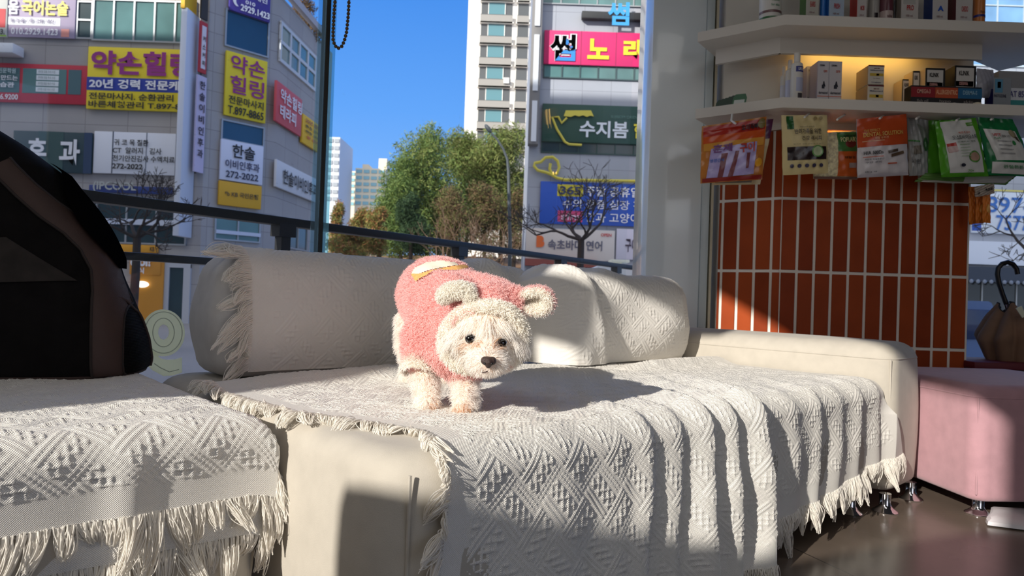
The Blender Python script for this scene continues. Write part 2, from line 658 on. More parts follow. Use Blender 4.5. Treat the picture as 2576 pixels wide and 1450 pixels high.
class Fac:
    def __init__(s, P, ex):
        s.P = np.asarray(P, float); s.ex = np.asarray(ex, float) / np.linalg.norm(ex)
        s.n = np.cross(s.ex, UP)     # towards the street when ex runs to the right
    def pt(s, px, py):
        return on_plane(px, py, s.P, s.n)
    def rect(s, x0, y0, x1, y1, sl=None):
        """pixel extents along the mid lines -> lower-left corner, width, height"""
        xm, ym = (x0 + x1) / 2, (y0 + y1) / 2
        a0 = np.dot(s.pt(x0, ym) - s.P, s.ex); a1 = np.dot(s.pt(x1, ym) - s.P, s.ex)
        z1 = s.pt(xm, y0)[2]; z0 = s.pt(xm, y1)[2]
        return s.P * np.array([1, 1, 0]) + s.ex * a0 + UP * z0, a1 - a0, z1 - z0


LF = Fac((-9.9, 22, 0), (1, 0, 0))
CH = Fac((-9.9, 22, 0), (0.68, 0.73, 0))
RF = Fac((-8.26, 23.78, 0), (0.055, 1, 0))
RB = Fac((0.7, 30, 0), (1, 0, 0))
K = lambda r, g_, b_, ro=0.6: M('c_%d_%d_%d' % (r, g_, b_), (r, g_, b_), ro)
KW, KB, KY = K(236, 236, 240), K(22, 24, 30), K(238, 214, 40)
TXS = 1.0


def sign(f, r, name, label, mat, items=(), bands=(), th=0.10, group=None, cat='sign', off=0.05, frame=None):
    O, w, h = f.rect(*r)
    O = O + f.n * off
    t = thing(name, label, cat, O + f.ex * (w / 2), group)
    mb = MB(); mb.slab(O, f.ex * w, UP * h, f.n * th, bev=min(0.02, th / 4)); mb.build('board', mat, t)
    for bi, (u0, v0, u1, v1, m) in enumerate(bands):
        mb = MB(); mb.slab(O + f.ex * (w * u0) + UP * (h * (1 - v1)) + f.n * th, f.ex * (w * (u1 - u0)), UP * (h * (v1 - v0)), f.n * (0.008 + 0.003 * bi))
        mb.build('colour_band', m, t)
    for it in items:
        tx, u0, v0, u1, v1, m = it[:6]
        bold = it[6] if len(it) > 6 else 0.02
        put_text(tx, 'lettering', m, t, O + f.ex * (w * u0) + UP * (h * (1 - v1)), f.ex * (w * (u1 - u0)), UP * (h * (v1 - v0)), f.n, bold, lift=th + 0.045)
    return t


stone = M('facade_stone', (178, 174, 178), 0.7, var=0.05, vscale=0.8)
def panel_mat(name, rgb, bw, bh, mortar=0.012, rot=0.0, dark=0.62, axis='x'):
    m = M(name, rgb, 0.7, var=0.06, vscale=0.6)
    nt = m.node_tree
    b = nt.nodes['Principled BSDF']
    old = b.inputs['Base Color'].links[0].from_socket
    tc = nt.nodes.new('ShaderNodeTexCoord')
    sp = nt.nodes.new('ShaderNodeSeparateXYZ'); cb = nt.nodes.new('ShaderNodeCombineXYZ')
    nt.links.new(tc.outputs['Object'], sp.inputs[0])
    if axis == 'x':
        nt.links.new(sp.outputs['X'], cb.inputs['X'])
    else:
        ad = nt.nodes.new('ShaderNodeMath'); ad.operation = 'ADD'
        nt.links.new(sp.outputs['X'], ad.inputs[0]); nt.links.new(sp.outputs['Y'], ad.inputs[1])
        nt.links.new(ad.outputs[0], cb.inputs['X'])
    nt.links.new(sp.outputs['Z'], cb.inputs['Y'])
    br = nt.nodes.new('ShaderNodeTexBrick')
    br.offset = 0
    br.inputs['Scale'].default_value = 1.0
    br.inputs['Brick Width'].default_value = bw
    br.inputs['Row Height'].default_value = bh
    br.inputs['Mortar Size'].default_value = mortar
    br.inputs['Color1'].default_value = (1, 1, 1, 1)
    br.inputs['Color2'].default_value = (.92, .92, .93, 1)
    br.inputs['Mortar'].default_value = (dark, dark, dark, 1)
    mx = nt.nodes.new('ShaderNodeMix'); mx.data_type = 'RGBA'; mx.blend_type = 'MULTIPLY'; mx.inputs[0].default_value = 1
    nt.links.new(cb.outputs[0], br.inputs[0]); nt.links.new(old, mx.inputs[6]); nt.links.new(br.outputs[0], mx.inputs[7])
    nt.links.new(mx.outputs[2], b.inputs['Base Color'])
    return m


win_teal = M('window_teal', (92, 128, 128), 0.08, var=0.25, vscale=0.7, spec=0.6)
win_dark = M('window_dark', (44, 64, 70), 0.1, var=0.3, vscale=0.5)
win_blue = M('window_blue', (40, 78, 108), 0.12, var=0.15, vscale=0.6)
alu = M('aluminium', (168, 172, 176), 0.45, metal=0.3)


def fwindow(f, r, parent, mat, nx=1, ny=1, frame=alu, fw=0.05, name='window'):
    O, w, h = f.rect(*r)
    fm = MB()
    for i in range(nx + 1):
        fm.slab(O + f.ex * (w * i / nx - fw / 2) + f.n * 0.0, f.ex * fw, UP * h, f.n * 0.07)
    for j in range(ny + 1):
        fm.slab(O + UP * (h * j / ny - fw / 2) - f.ex * fw / 2, f.ex * (w + fw), UP * fw, f.n * 0.072)
    fo = fm.build(name, frame, parent)
    mb = MB(); mb.slab(O, f.ex * w, UP * h, f.n * 0.025); mb.build('pane', mat, fo)
    return fo


# ---- office building across the street, on the left
lb = thing('office_building', 'grey stone office building with many signboards seen through the left window pane', 'building', (-15, 26, -0.6))
mb = MB(); mb.prism([np.array(p + (-0.6,), float) for p in [(-30, 22), (-9.9, 22), (-8.26, 23.78), (-7.95, 29.4), (-12, 34), (-30, 34)]], UP * 11.25)
mb.build('walls', panel_mat('facade_panels', (172, 168, 166), 1.35, 0.62, axis='xy'), lb)
fwindow(LF, (197, 6, 234, 98), lb, win_dark, 1, 2)
fwindow(LF, (237, 4, 494, 106), lb, win_teal, 5, 1)
fwindow(LF, (170, 500, 470, 612), lb, win_dark, 4, 1)
O, w, h = LF.rect(175, 552, 470, 566); mb = MB(); mb.slab(O, LF.ex * w, UP * h, LF.n * 0.15); mb.build('ledge', K(205, 214, 232), lb)
fwindow(CH, (566, 40, 674, 130), lb, win_blue, 1, 1)
fwindow(CH, (556, 312, 662, 360), lb, win_blue, 1, 1)
fwindow(CH, (540, 534, 652, 606), lb, win_teal, 2, 1)
O, w, h = CH.rect(540, 583, 652, 592); mb = MB(); mb.slab(O, CH.ex * w, UP * h, CH.n * 0.12); mb.build('ledge', K(205, 214, 232), lb)
fwindow(RF, (702, 100, 792, 190), lb, win_teal, 4, 2, frame=K(206, 210, 214), fw=0.12)
fwindow(RF, (694, 560, 770, 625), lb, win_dark, 3, 1)
O, w, h = RF.rect(698, 20, 806, 32); mb = MB(); mb.slab(O, RF.ex * w, UP * 0.25, RF.n * 0.2); mb.build('cornice', stone, lb)
# street-level shop front
O, w, h = LF.rect(330, 648, 412, 960); mb = MB(); mb.slab(O, LF.ex * w, UP * h, LF.n * 0.12); mb.build('shopfront', M('shop_orange', (206, 140, 40), 0.6), lb)
fwindow(LF, (346, 700, 386, 955), lb, M('shop_window_lit', (70, 84, 104), 0.1, var=0.5, vscale=1.2), 1, 1)
fwindow(LF, (415, 665, 468, 950), lb, win_dark, 1, 1, frame=K(190, 192, 198), fw=0.22, name='door')
mb = MB(); mb.ell(LF.pt(365, 716) + LF.n * 0.2, 0.22, 0.1, 0.1); mb.build('shop_lamp', M('shop_lamp_glow', (255, 255, 240), emit=1.4), lb)

sign(LF, (-60, -30, 27, 95), 'shop_banner', 'white banner with red and green patches at top left edge, above the white light box', K(206, 206, 200),
     [('93.', 0.75, 0.86, 0.98, 0.97, KB)], [(0.6, 0.45, 0.96, 0.82, K(200, 50, 60)), (0, 0.97, 1, 1, K(150, 190, 80))])
sign(LF, (28, -12, 195, 98), 'shop_banner', 'mauve banner with yellow and white Korean letters and a 010 phone number', K(172, 158, 184),
     [('국어논술', 0.2, 0.16, 0.9, 0.5, K(250, 234, 120), 0.03), ('움', 0.0, 0.16, 0.16, 0.5, KW, 0.03), ('등 논술 / 중.고등 내신', 0.04, 0.58, 0.7, 0.68, K(120, 110, 140)),
      ('010.2929.1423', 0.06, 0.8, 0.76, 0.95, KW, 0.02)], [(0.0, 0.55, 0.78, 0.73, KW), (0.8, 0.79, 0.92, 0.97, K(226, 150, 140))], th=0.06)
sign(LF, (-40, 122, 64, 146), 'light_box', 'small white light box projecting from left facade near picture edge', K(235, 238, 240), th=0.5)
t = sign(LF, (-40, 164, 226, 262), 'window_sign', 'red framed teal window sign with four white lozenge plates', K(196, 44, 66),
     [('어린문학원', 0.12, 0.14, 0.33, 0.27, K(200, 220, 220)), ('를 만드는', 0.12, 0.32, 0.35, 0.45, KW), ('어습관', 0.12, 0.5, 0.32, 0.63, KW), ('5126.9200', 0.1, 0.8, 0.36, 0.94, KW)]
     + [('관리형 맞춤 독서 수업', 0.54, 0.165 + 0.15 * i, 0.7, 0.235 + 0.15 * i, K(90, 120, 120), 0) for i in range(4)],
     [(0, 0.12, 0.36, 0.75, K(74, 112, 116)), (0.39, 0.12, 0.8, 0.75, K(86, 128, 128)), (0.82, 0.12, 0.94, 0.75, K(70, 104, 112))] + [(0.52, 0.14 + 0.15 * i, 0.73, 0.26 + 0.15 * i, K(230, 236, 238)) for i in range(4)], th=0.07)
sign(LF, (226, 125, 494, 281), 'massage_signboard', 'wide yellow signboard with purple Korean heading over a blue band, on left facade', KY,
     [('약손힐링', 0.04, 0.06, 0.98, 0.45, K(150, 40, 130), 0.035), ('20년 경력 전문케어', 0.03, 0.52, 0.98, 0.67, KW, 0.03),
      ('전문마사지. 순환관리', 0.03, 0.74, 0.82, 0.85, KB, 0.025), ('바른체형관리 T.897-886', 0.03, 0.87, 0.98, 0.98, KB, 0.025)], [(0, 0.49, 1, 0.70, K(36, 60, 160))])
sign(LF, (40, 334, 238, 436), 'clinic_signboard', 'dark green glass signboard with large white Korean letters above the bag', K(40, 66, 74),
     [('후', 0.2, 0.18, 0.44, 0.76, KW, 0.03), ('과', 0.60, 0.18, 0.86, 0.82, KW, 0.03), ('1', -0.02, 0.22, 0.03, 0.6, KW, 0.03)], [(0.32, 0, 0.64, 1, K(52, 84, 84)), (0.9, 0, 1, 1, K(36, 62, 96))])
sign(LF, (241, 336, 480, 441), 'clinic_notice_board', 'white panel board listing ear nose throat care in black letters, left facade', K(226, 230, 240),
     [('귀 코 목 질환', 0.22, 0.18, 0.58, 0.33, KB), ('CT  알러지   검사', 0.21, 0.37, 0.72, 0.52, KB), ('전기안진검사 수액치료', 0.21, 0.56, 0.86, 0.71, KB), ('272-2022', 0.21, 0.76, 0.53, 0.89, KB, 0.03)],
     [(0.195, 0, 0.205, 1, K(60, 70, 90)), (0.55, 0, 0.557, 1, K(90, 100, 120)), (0.86, 0, 0.867, 1, K(60, 70, 90))], th=0.08)
sign(LF, (230, 470, 438, 488), 'letter_sign', 'row of grey channel letters on a blue strip behind the bare tree', K(40, 62, 130),
     [('(IPCOOL', 0.06, -0.5, 0.58, 1.0, K(180, 184, 180), 0.02)])
sign(LF, (290, 617, 402, 636), 'bank_sign', 'narrow orange fascia sign above the orange shop front', K(226, 160, 40), [('KB', 0.85, 0.2, 0.95, 0.8, KB)])
sign(LF, (332, 640, 410, 692), 'shop_sign', 'orange shop sign with round white letters at street level by the bag', K(214, 146, 50), [('olol!', 0.05, 0.1, 0.7, 0.6, KW, 0.04), ('한식', 0.1, 0.66, 0.5, 0.95, KW, 0.03)])
sign(LF, (352, 815, 372, 880), 'standing_poster', 'small white and blue poster standing beside the shop door', K(225, 228, 240), [('선착', 0.2, 0.1, 0.8, 0.4, K(190, 60, 110))], [(0.15, 0.55, 0.85, 0.98, K(40, 60, 130))])

# projecting double column of signs between facade and corner
t = thing('projecting_sign', 'tall white projecting column sign with lilac face reading downwards, at building corner', 'sign', LF.pt(495, 600) + LF.n * 0.3)
tp = LF.pt(505, 50); bt = LF.pt(478, 600)
xa, xb = LF.pt(482, 300)[0], LF.pt(499, 300)[0]
mb = MB(); mb.box2((xa, 21.05, bt[2]), (xb - 0.02, 21.9, tp[2]), bev=0.02); mb.build('white_column', K(214, 220, 232), t)
SF = Fac((xb, 21.1, 0), (0.30, 0.95, 0))
def sf(x0, y0, x1, y1, nm, m, th=0.06, par=t):
    O, w, h = SF.rect(x0, y0, x1, y1); mb = MB(); mb.slab(O, SF.ex * w, UP * h, SF.n * th); return mb.build(nm, m, par), O, w, h
o, O, w, h = sf(489, 190, 512, 435, 'sign_face', K(206, 196, 222))
for i, chx in enumerate('한솔이비인후과'):
    put_text(chx, 'lettering', K(40, 40, 60), t, O + SF.ex * (w * 0.2) + UP * (h * (0.86 - 0.118 * i)), SF.ex * (w * 0.6), UP * (h * 0.085), SF.n, 0.02, lift=0.09)
o, O, w, h = sf(499, 55, 517, 185, 'sign_face', K(190, 50, 60))
mb = MB(); mb.slab(O + SF.ex * w * .2 + UP * h * .08 + SF.n * .06, SF.ex * w * .6, UP * h * .84, SF.n * .012); mb.build('sign_panel', K(226, 220, 226), t)
for i, chx in enumerate('커스커피'):
    put_text(chx, 'lettering', K(60, 40, 40), t, O + SF.ex * (w * 0.3) + UP * (h * (0.62 - 0.16 * i)), SF.ex * (w * 0.4), UP * (h * 0.1), SF.n, 0.02, lift=0.09)
o, O, w, h = sf(503, -20, 520, 50, 'sign_face', K(50, 46, 44))
mb = MB(); a_ = LF.pt(492, 52); b2 = LF.pt(505, -40); mb.box2((a_[0], 21.0, a_[2]), (b2[0], 21.8, b2[2])); mb.build('yellow_box', K(246, 190, 30), t)
mb = MB(); mb.tube([LF.pt(521, 70) + LF.n * .25, LF.pt(500, 440) + LF.n * .25], 0.035); mb.build('drain_pipe', K(80, 80, 84), t)

# corner stack of signs
sign(CH, (573, -50, 676, 44), 'tutor_sign', 'purple sign with white phone icon and 2929.1423 at top of building corner', K(70, 56, 150),
     [('010', 0.36, 0.62, 0.6, 0.72, KW), ('2929.1423', 0.25, 0.76, 0.97, 0.94, KW, 0.03), ('(', 0.06, 0.6, 0.2, 0.86, KW, 0.06), ('고등 내신', 0.2, 0.4, 0.9, 0.54, KW, 0.02)])
sign(CH, (561, 142, 666, 302), 'massage_sign', 'square yellow sign with purple letters and 897-8865, on the building corner', KY,
     [('약손', 0.1, 0.04, 0.92, 0.32, K(150, 40, 130), 0.015), ('힐링', 0.1, 0.36, 0.92, 0.64, K(150, 40, 130), 0.015), ('전문마사지', 0.08, 0.68, 0.92, 0.81, KB, 0.02), ('T.897-8865', 0.07, 0.84, 0.93, 0.97, KB, 0.02)])
sign(CH, (549, 360, 657, 460), 'clinic_sign', 'square white clinic sign with black letters and 272-2022, on the building corner', K(222, 226, 242),
     [('한솔', 0.25, 0.08, 0.78, 0.42, KB, 0.02), ('이비인후과', 0.1, 0.48, 0.9, 0.7, K(60, 60, 90)), ('272-2022', 0.12, 0.76, 0.88, 0.93, K(40, 44, 70), 0.02)])
sign(CH, (545, 462, 653, 522), 'bank_sign', 'yellow bank sign with small dark lettering, lowest of the corner stack', K(224, 170, 36),
     [('*b KB 국민은행', 0.12, 0.4, 0.9, 0.62, K(80, 66, 40), 0.02)])
sign(RF, (684, 225, 750, 325), 'side_sign', 'pink red sign with white letters on the receding side of left building', K(214, 84, 96),
     [('약손힐링', 0.1, 0.12, 0.95, 0.45, KW, 0.02), ('테라피', 0.1, 0.52, 0.72, 0.85, KW, 0.02)])
sign(RF, (751, 300, 796, 372), 'side_sign', 'yellow sign with small print beside the pink red sign', K(240, 190, 40),
     [('20년 경력', 0.1, 0.1, 0.9, 0.25, K(150, 60, 60)), ('통증 관리', 0.1, 0.32, 0.9, 0.42, KB), ('체형 교정', 0.1, 0.5, 0.9, 0.6, KB), ('발 관리', 0.2, 0.68, 0.9, 0.78, K(200, 60, 60))])
sign(RF, (684, 425, 788, 490), 'side_sign', 'white clinic sign with black letters under the pink red sign', K(220, 220, 222),
     [('한솔이비인후과', 0.12, 0.25, 1.0, 0.8, KB, 0.02)])

# roof-top shrub
def leaves(mb, blobs, n, size, rng, mi_n=1, shell=0.55):
    blobs = np.array(blobs, float)
    wts = blobs[:, 3] * blobs[:, 4] * blobs[:, 5]; wts = wts ** 0.75; wts /= wts.sum()
    k = rng.choice(len(blobs), n, p=wts)
    d = rng.normal(size=(n, 3)); d /= np.linalg.norm(d, axis=1, keepdims=True)
    r = shell + (1 - shell) * rng.random((n, 1)) + rng.normal(size=(n, 1)) * 0.07
    C = blobs[k, :3] + d * r * blobs[k, 3:6]
    a = rng.normal(size=(n, 3)); a /= np.linalg.norm(a, axis=1, keepdims=True)
    b = np.cross(a, rng.normal(size=(n, 3))); b /= np.linalg.norm(b, axis=1, keepdims=True)
    s = size * (0.5 + rng.random((n, 1)))
    V = np.stack([C - a * s - b * s * .3, C + b * s * 0.15 - a * s * .1, C + a * s, C + b * s * .55], 1)
    for m_ in range(mi_n):
        sel = np.where(np.arange(n) % mi_n == m_)[0]
        Q = V[sel].reshape(-1, 3)
        mb.add(Q, np.arange(len(Q)).reshape(-1, 4).tolist(), m_)


def branch(mb, p, d, L, r, depth, rng, spread=0.55, minr=0.006, kids=(2, 3), up=0.15):
    n = 4
    pts = [np.array(p)]
    dd = np.array(d, float)
    for i in range(n):
        dd = dd + rng.normal(size=3) * 0.13 + np.array([0, 0, up * 0.25]); dd /= np.linalg.norm(dd)
        pts.append(pts[-1] + dd * L / n)
    mb.tube(pts, np.linspace(r, r * 0.62, n + 1), seg=6 if r > 0.03 else 4, caps=False)
    if depth == 0:
        return
    for k in range(rng.integers(kids[0], kids[1] + 1)):
        nd = dd + rng.normal(size=3) * spread; nd[2] += up; nd /= np.linalg.norm(nd)
        st = pts[-1] if k < 2 else pts[2]
        branch(mb, st, nd, L * (0.62 + 0.25 * rng.random()), max(minr, r * 0.6), depth - 1, rng, spread, minr, kids, up)


bark = M('bark', (74, 62, 52), 0.9, var=0.2, vscale=6)
gr = [M('leaf_a', (120, 140, 70), 0.7, transl=0.25), M('leaf_b', (92, 118, 58), 0.7, transl=0.25), M('leaf_c', (142, 150, 82), 0.7, transl=0.25)]
br_ = [M('leaf_d', (128, 100, 72), 0.8, transl=0.2), M('leaf_e', (104, 88, 60), 0.8, transl=0.2), M('leaf_f', (112, 116, 64), 0.8, transl=0.2)]
dk = [M('leaf_g', (58, 84, 46), 0.8, transl=0.15), M('leaf_h', (48, 72, 44), 0.8, transl=0.15)]  # the shrub's shade is put into these darker leaf colours
oc = [M('leaf_i', (150, 138, 70), 0.8, transl=0.2), M('leaf_j', (110, 122, 60), 0.8, transl=0.2), M('leaf_k', (160, 110, 70), 0.8, transl=0.2)]


def tree(name, label, px, top, wpx, bot, y, mats, n, size, seed, blobs=9, cat='tree', conic=0.5, trunk=True):
    """a tree whose crown spans wpx around px between pixel rows top and bottom, standing at depth y"""
    rng = np.random.default_rng(seed)
    a, b = at_y(px, top, y), at_y(px, bot, y)
    hw = (at_y(px + wpx / 2, bot, y) - at_y(px, bot, y))[0]
    H_ = a[2] - b[2]
    base = np.array([b[0], y, -0.6])
    t = thing(name, label, cat, base)
    B = []
    for i in range(blobs):
        h = (i + 0.5) / blobs
        ww = hw * (1 - conic * h) * 0.9
        ang = rng.random() * 6.28
        off = hw * (0.42 * (1 - h * conic))
        rr = ww * (0.7 + 0.4 * rng.random())
        B.append([b[0] + off * math.cos(ang), y + off * math.sin(ang), b[2] + H_ * (0.08 + 0.8 * h), rr, rr, H_ * (0.16 + 0.06 * rng.random())])
    B.append([b[0], y, a[2] - H_ * 0.18, hw * (1 - conic) * .6, hw * (1 - conic) * .6, H_ * 0.17])
    mb = MB(); leaves(mb, B, n, size, rng, len(mats), 0.35); fo = mb.build('foliage', mats, t, smooth=0); fo['kind'] = 'stuff'
    if trunk:
        mb = MB(); mb.tube([base, np.array([b[0] + .1, y, b[2]]), np.array([b[0], y, b[2] + H_ * .7])], [0.2, 0.16, 0.05]); mb.build('trunk', bark, t)
    return t


tree('rooftop_shrub', 'dark leafless looking shrub on the roof of the left building', 768, -10, 90, 105, 27.5, br_[:2], 2200, 0.09, 4, blobs=6, conic=0.3)
# the wooded slope
mb = MB()
for (cx, cy, rx, ry, h) in ((-6, 74, 40, 22, 5.2), (14, 84, 40, 24, 6)):
    n_, m_ = 24, 16
    P = np.zeros((n_, m_, 3))
    for i in range(n_):
        for j in range(m_):
            x = cx - rx + 2 * rx * i / (n_ - 1); y = cy - ry + 2 * ry * j / (m_ - 1)
            q = max(0, 1 - ((x - cx) / rx) ** 2 - ((y - cy) / ry) ** 2)
            P[i, j] = (x, y, -0.7 + h * q ** 0.8 + 0.2 * math.sin(x * 1.7) * math.cos(y * 1.3))
    mb.grid(P, flip=True)
o = mb.build('hillside', M('leaf_litter', (146, 108, 70), 0.95, var=0.3, vscale=0.8), None); o['kind'] = 'structure'
tree('evergreen_tree', 'tallest bright green evergreen crown on slope left of street lamp', 1070, 305, 230, 640, 60, gr, 26000, 0.2, 21, blobs=14, conic=0.42)
tree('evergreen_tree', 'lower bushy green tree at left flank of the tallest evergreen', 1005, 380, 150, 650, 57, gr[:2], 13000, 0.19, 22, blobs=8, conic=0.4)
tree('evergreen_tree', 'round olive green tree standing behind the street lamp head', 1258, 318, 190, 580, 66, [gr[2], gr[0], br_[2]], 24000, 0.22, 23, blobs=9, conic=0.3)
tree('evergreen_tree', 'olive tree between tallest evergreen and the white tower foot', 1172, 325, 180, 580, 68, [gr[0], br_[2]], 22000, 0.22, 24, blobs=8, conic=0.35)
tree('shaded_shrub', 'dark shaded evergreen shrub low in front of the evergreens', 1030, 482, 110, 640, 52, dk, 11000, 0.14, 25, blobs=7, conic=0.5, cat='shrub')
for i, (px, tp_, w_, lab) in enumerate(((1140, 470, 110, 'brown leafless thicket right of the dark shaded shrub'), (1215, 455, 100, 'brown leafless thicket left of the street lamp post'), (1290, 470, 90, 'brown and green thicket behind the street lamp post'))):
    tree('brown_thicket', lab, px, tp_, w_, 650, 54 + i, br_, 9000, 0.13, 30 + i, blobs=8, conic=0.25, cat='shrub')
for i, (px, tp_, w_, lab) in enumerate(((850, 505, 60, 'small green shrub beside the glass joint, under grey tower'), (905, 520, 70, 'ochre shrub below the cream apartment blocks'), (950, 515, 70, 'yellow green shrub at left foot of the evergreens'), (880, 575, 120, 'low green bush just above the cushion, right of glass joint'))):
    tree('autumn_shrub', lab, px, tp_, w_, 640 if i < 3 else 665, 50 - 2 * i, oc, 6000, 0.14, 40 + i, blobs=6, conic=0.3, cat='shrub')
# thin bare trunks in the thicket
rg = np.random.default_rng(5)
bt_lab = ['first thin bare trunk on slope, counted from the dark shrub', 'second thin bare trunk on slope, counted from the dark shrub', 'third thin bare trunk on slope, counted from the dark shrub', 'fourth thin bare trunk on slope, next to lamp post']
for i, px in enumerate((1110, 1160, 1205, 1250)):
    b = at_y(px, 655, 49 + i)
    t = thing('bare_tree', bt_lab[i], 'tree', (b[0], b[1], -0.6), 'bare trunks on the wooded slope')
    mb = MB(); mb.tube([(b[0], b[1], -0.6), (b[0] + 0.05, b[1], 2.2)], [0.09, 0.07])
    for k in range(3):
        branch(mb, (b[0] + 0.05, b[1], 1.4 + 0.4 * k), (rg.normal() * .3, rg.normal() * .3, 1), 1.8, 0.06, 3, rg, 0.4, 0.015)
    mb.build('trunk', M('bark_pale', (116, 92, 74), 0.9), t)


def bare_tree(label, px, fork, y, h0, seed, depth=5, L=0.9, r=0.08, spread=0.5):
    rng = np.random.default_rng(seed)
    b = at_y(px, fork, y)
    t = thing('bare_street_tree', label, 'tree', (b[0], y, -0.6))
    mb = MB(); mb.tube([(b[0] - 0.05, y, -0.6), (b[0], y, b[2] * 0.5), b], [r * 1.3, r * 1.1, r])
    for k in range(4):
        a = k * 1.6 + rng.random()
        branch(mb, b, (0.9 * math.cos(a), 0.6 * math.sin(a), 0.5), L, r * 0.6, depth, rng, spread, 0.007, (2, 3), 0.12)
    mb.build('trunk', M('bark_dark', (58, 50, 46), 0.9), t)


bare_tree('bare dark street tree in front of the left building, beside the black bag', 345, 600, 13, 0, 3, 5, 0.46, 0.07)
bare_tree('bare dark street tree in front of the blue sign, left of the grey pillar', 1462, 605, 17, 0, 8, 5, 0.66, 0.08)
bare_tree('bare dark street tree seen through the right window above the umbrella', 2590, 640, 14, 0, 12, 5, 0.5, 0.06)

# street lamp
b = at_y(1283, 640, 34); tpt = at_y(1279, 430, 34)
t = thing('street_lamp', 'dark curved street lamp in front of the wooded slope', 'street lamp', (b[0], 34, -0.6))
P0 = np.array([b[0], 34, -0.6]); pts = [P0, np.array([b[0], 34, 3.0]), tpt]
for px, py in ((1276, 400), (1266, 375), (1250, 350), (1236, 335)): pts.append(at_y(px, py, 34))
mb = MB(); mb.tube(pts, [0.1, 0.09, 0.07, 0.06, 0.055, 0.05, 0.05]); mb.build('pole', M('lamp_metal', (70, 78, 84), 0.5), t)
h_ = at_y(1228, 324, 34); mb = MB(); dx = np.array([0.6, 0, -0.75]); dx /= np.linalg.norm(dx); dz = np.cross(dx, (0, 1, 0)); mb.ell(h_, 0.26, 0.16, 0.11, ax=(dx, (0, 1, 0), dz)); mb.build('lamp_head', M('lamp_metal', (70, 78, 84)), t)

# ---- tall white apartment tower
TWR = Fac((-6, 110, 0), (1, 0, 0))
x0 = TWR.pt(1172, 200)[0]; x1 = TWR.pt(1420, 200)[0]
t = thing('apartment_tower', 'tall white apartment tower with balconies above the trees', 'building', ((x0 + x1) / 2, 116, -0.6))
mb = MB(); mb.box2((x0, 110, -0.6), (x1, 124, 66)); mb.build('walls', M('tower_white', (244, 240, 233), 0.7, var=0.02, vscale=0.3), t)
dkw, tlw, rlw = M('tower_glass_dark', (92, 95, 98), 0.2), M('tower_glass_teal', (96, 140, 150), 0.15), M('tower_rail', (156, 152, 147), 0.6)
def tower_window(a, b_, z, kind):
    mb = MB(); w = b_ - a
    mb.box2((a, 109.9, z), (b_, 109.98, z + 2.25), mi=0)
    if kind:
        mb.box2((a + w * .24, 109.8, z + 0.1), (b_ - w * .24, 109.95, z + 2.2), mi=1)
        for q in (0.23, 0.77): mb.box2((a + w * q - .05, 109.75, z), (a + w * q + .05, 109.95, z + 2.25), mi=3)
    mb.box2((a - 0.1, 109.3, z - 1.15), (b_ + 0.1, 109.42, z + 0.15), mi=2)
    mb.box2((a - 0.1, 109.28, z + 0.13), (b_ + 0.1, 109.46, z + 0.2), mi=4)
    mb.box2((a - 0.25, 109.3, z + 2.25), (b_ + 0.25, 110, z + 2.5), mi=3)
    mb.build('window', [dkw, tlw, rlw, M('tower_white', (232, 228, 220)), dkw], t)
for i in range(-1, 9):
    yp = 45 + 53.8 * (i)
    z = TWR.pt(1245, yp)[2] + 0.1
    ca = TWR.pt(1206, yp)[0] - 0.0; cb_ = TWR.pt(1284, yp)[0]
    xo = (yp - 200) * 0.0
    tower_window(x0 + 2.1, x0 + 7.0, z, True)
    tower_window(x0 + 7.9, x0 + 9.6, z, False)
a_ = TWR.pt(1273, 208); mb = MB(); mb.box2((a_[0] - .4, 109, a_[2] - .4), (a_[0] + .5, 109.3, a_[2] + .5)); mb.build('air_conditioner', K(220, 220, 216), t)
# far blocks
def far_block(label, rects, y, nx, ny, wall, wmat, px0, px1, py0, py1):
    f = Fac((0, y, 0), (1, 0, 0))
    a, w, h = f.rect(px0, py0, px1, py1)
    t = thing('apartment_block', label, 'building', (a[0] + w / 2, y + 8, -0.6))
    mb = MB(); mb.box2((a[0], y, -0.6), (a[0] + w, y + 16, a[2] + h)); mb.build('walls', wall, t)
    for (rx, rw, rh) in rects:
        mb = MB(); mb.box2((a[0] + w * rx, y + 2, a[2] + h), (a[0] + w * (rx + rw), y + 8, a[2] + h + rh)); mb.build('roof_box', wall, t)
    first = None
    for i in range(nx):
        for j in range(ny):
            if first is None:
                mb = MB(); mb.box2((a[0] + w * .12 / nx, y - 0.25, a[2] + h * (1 - .75 / ny)), (a[0] + w * .88 / nx, y - 0.05, a[2] + h * (1 - .25 / ny)))
                first = mb.build('window', wmat, t); continue
            c = first.copy(); COL.objects.link(c); c.parent = t; c.location = (w * i / nx, 0, -h * j / ny)
cream = M('block_cream', (226, 214, 190), 0.8); fg = M('block_glass', (130, 178, 190), 0.3)
far_block('slim grey white apartment block immediately right of the glass joint', [], 200, 2, 9, M('block_white', (206, 208, 214), 0.8), M('block_glass_grey', (150, 156, 164), 0.4), 822, 853, 345, 510)
far_block('cream apartment block with teal windows left of the evergreens', [(0.72, 0.28, 3.6), (0.18, 0.2, 1.6)], 215, 4, 6, cream, fg, 893, 968, 424, 520)
far_block('lower cream apartment block beside the slim grey one', [], 225, 3, 6, cream, fg, 853, 893, 430, 520)

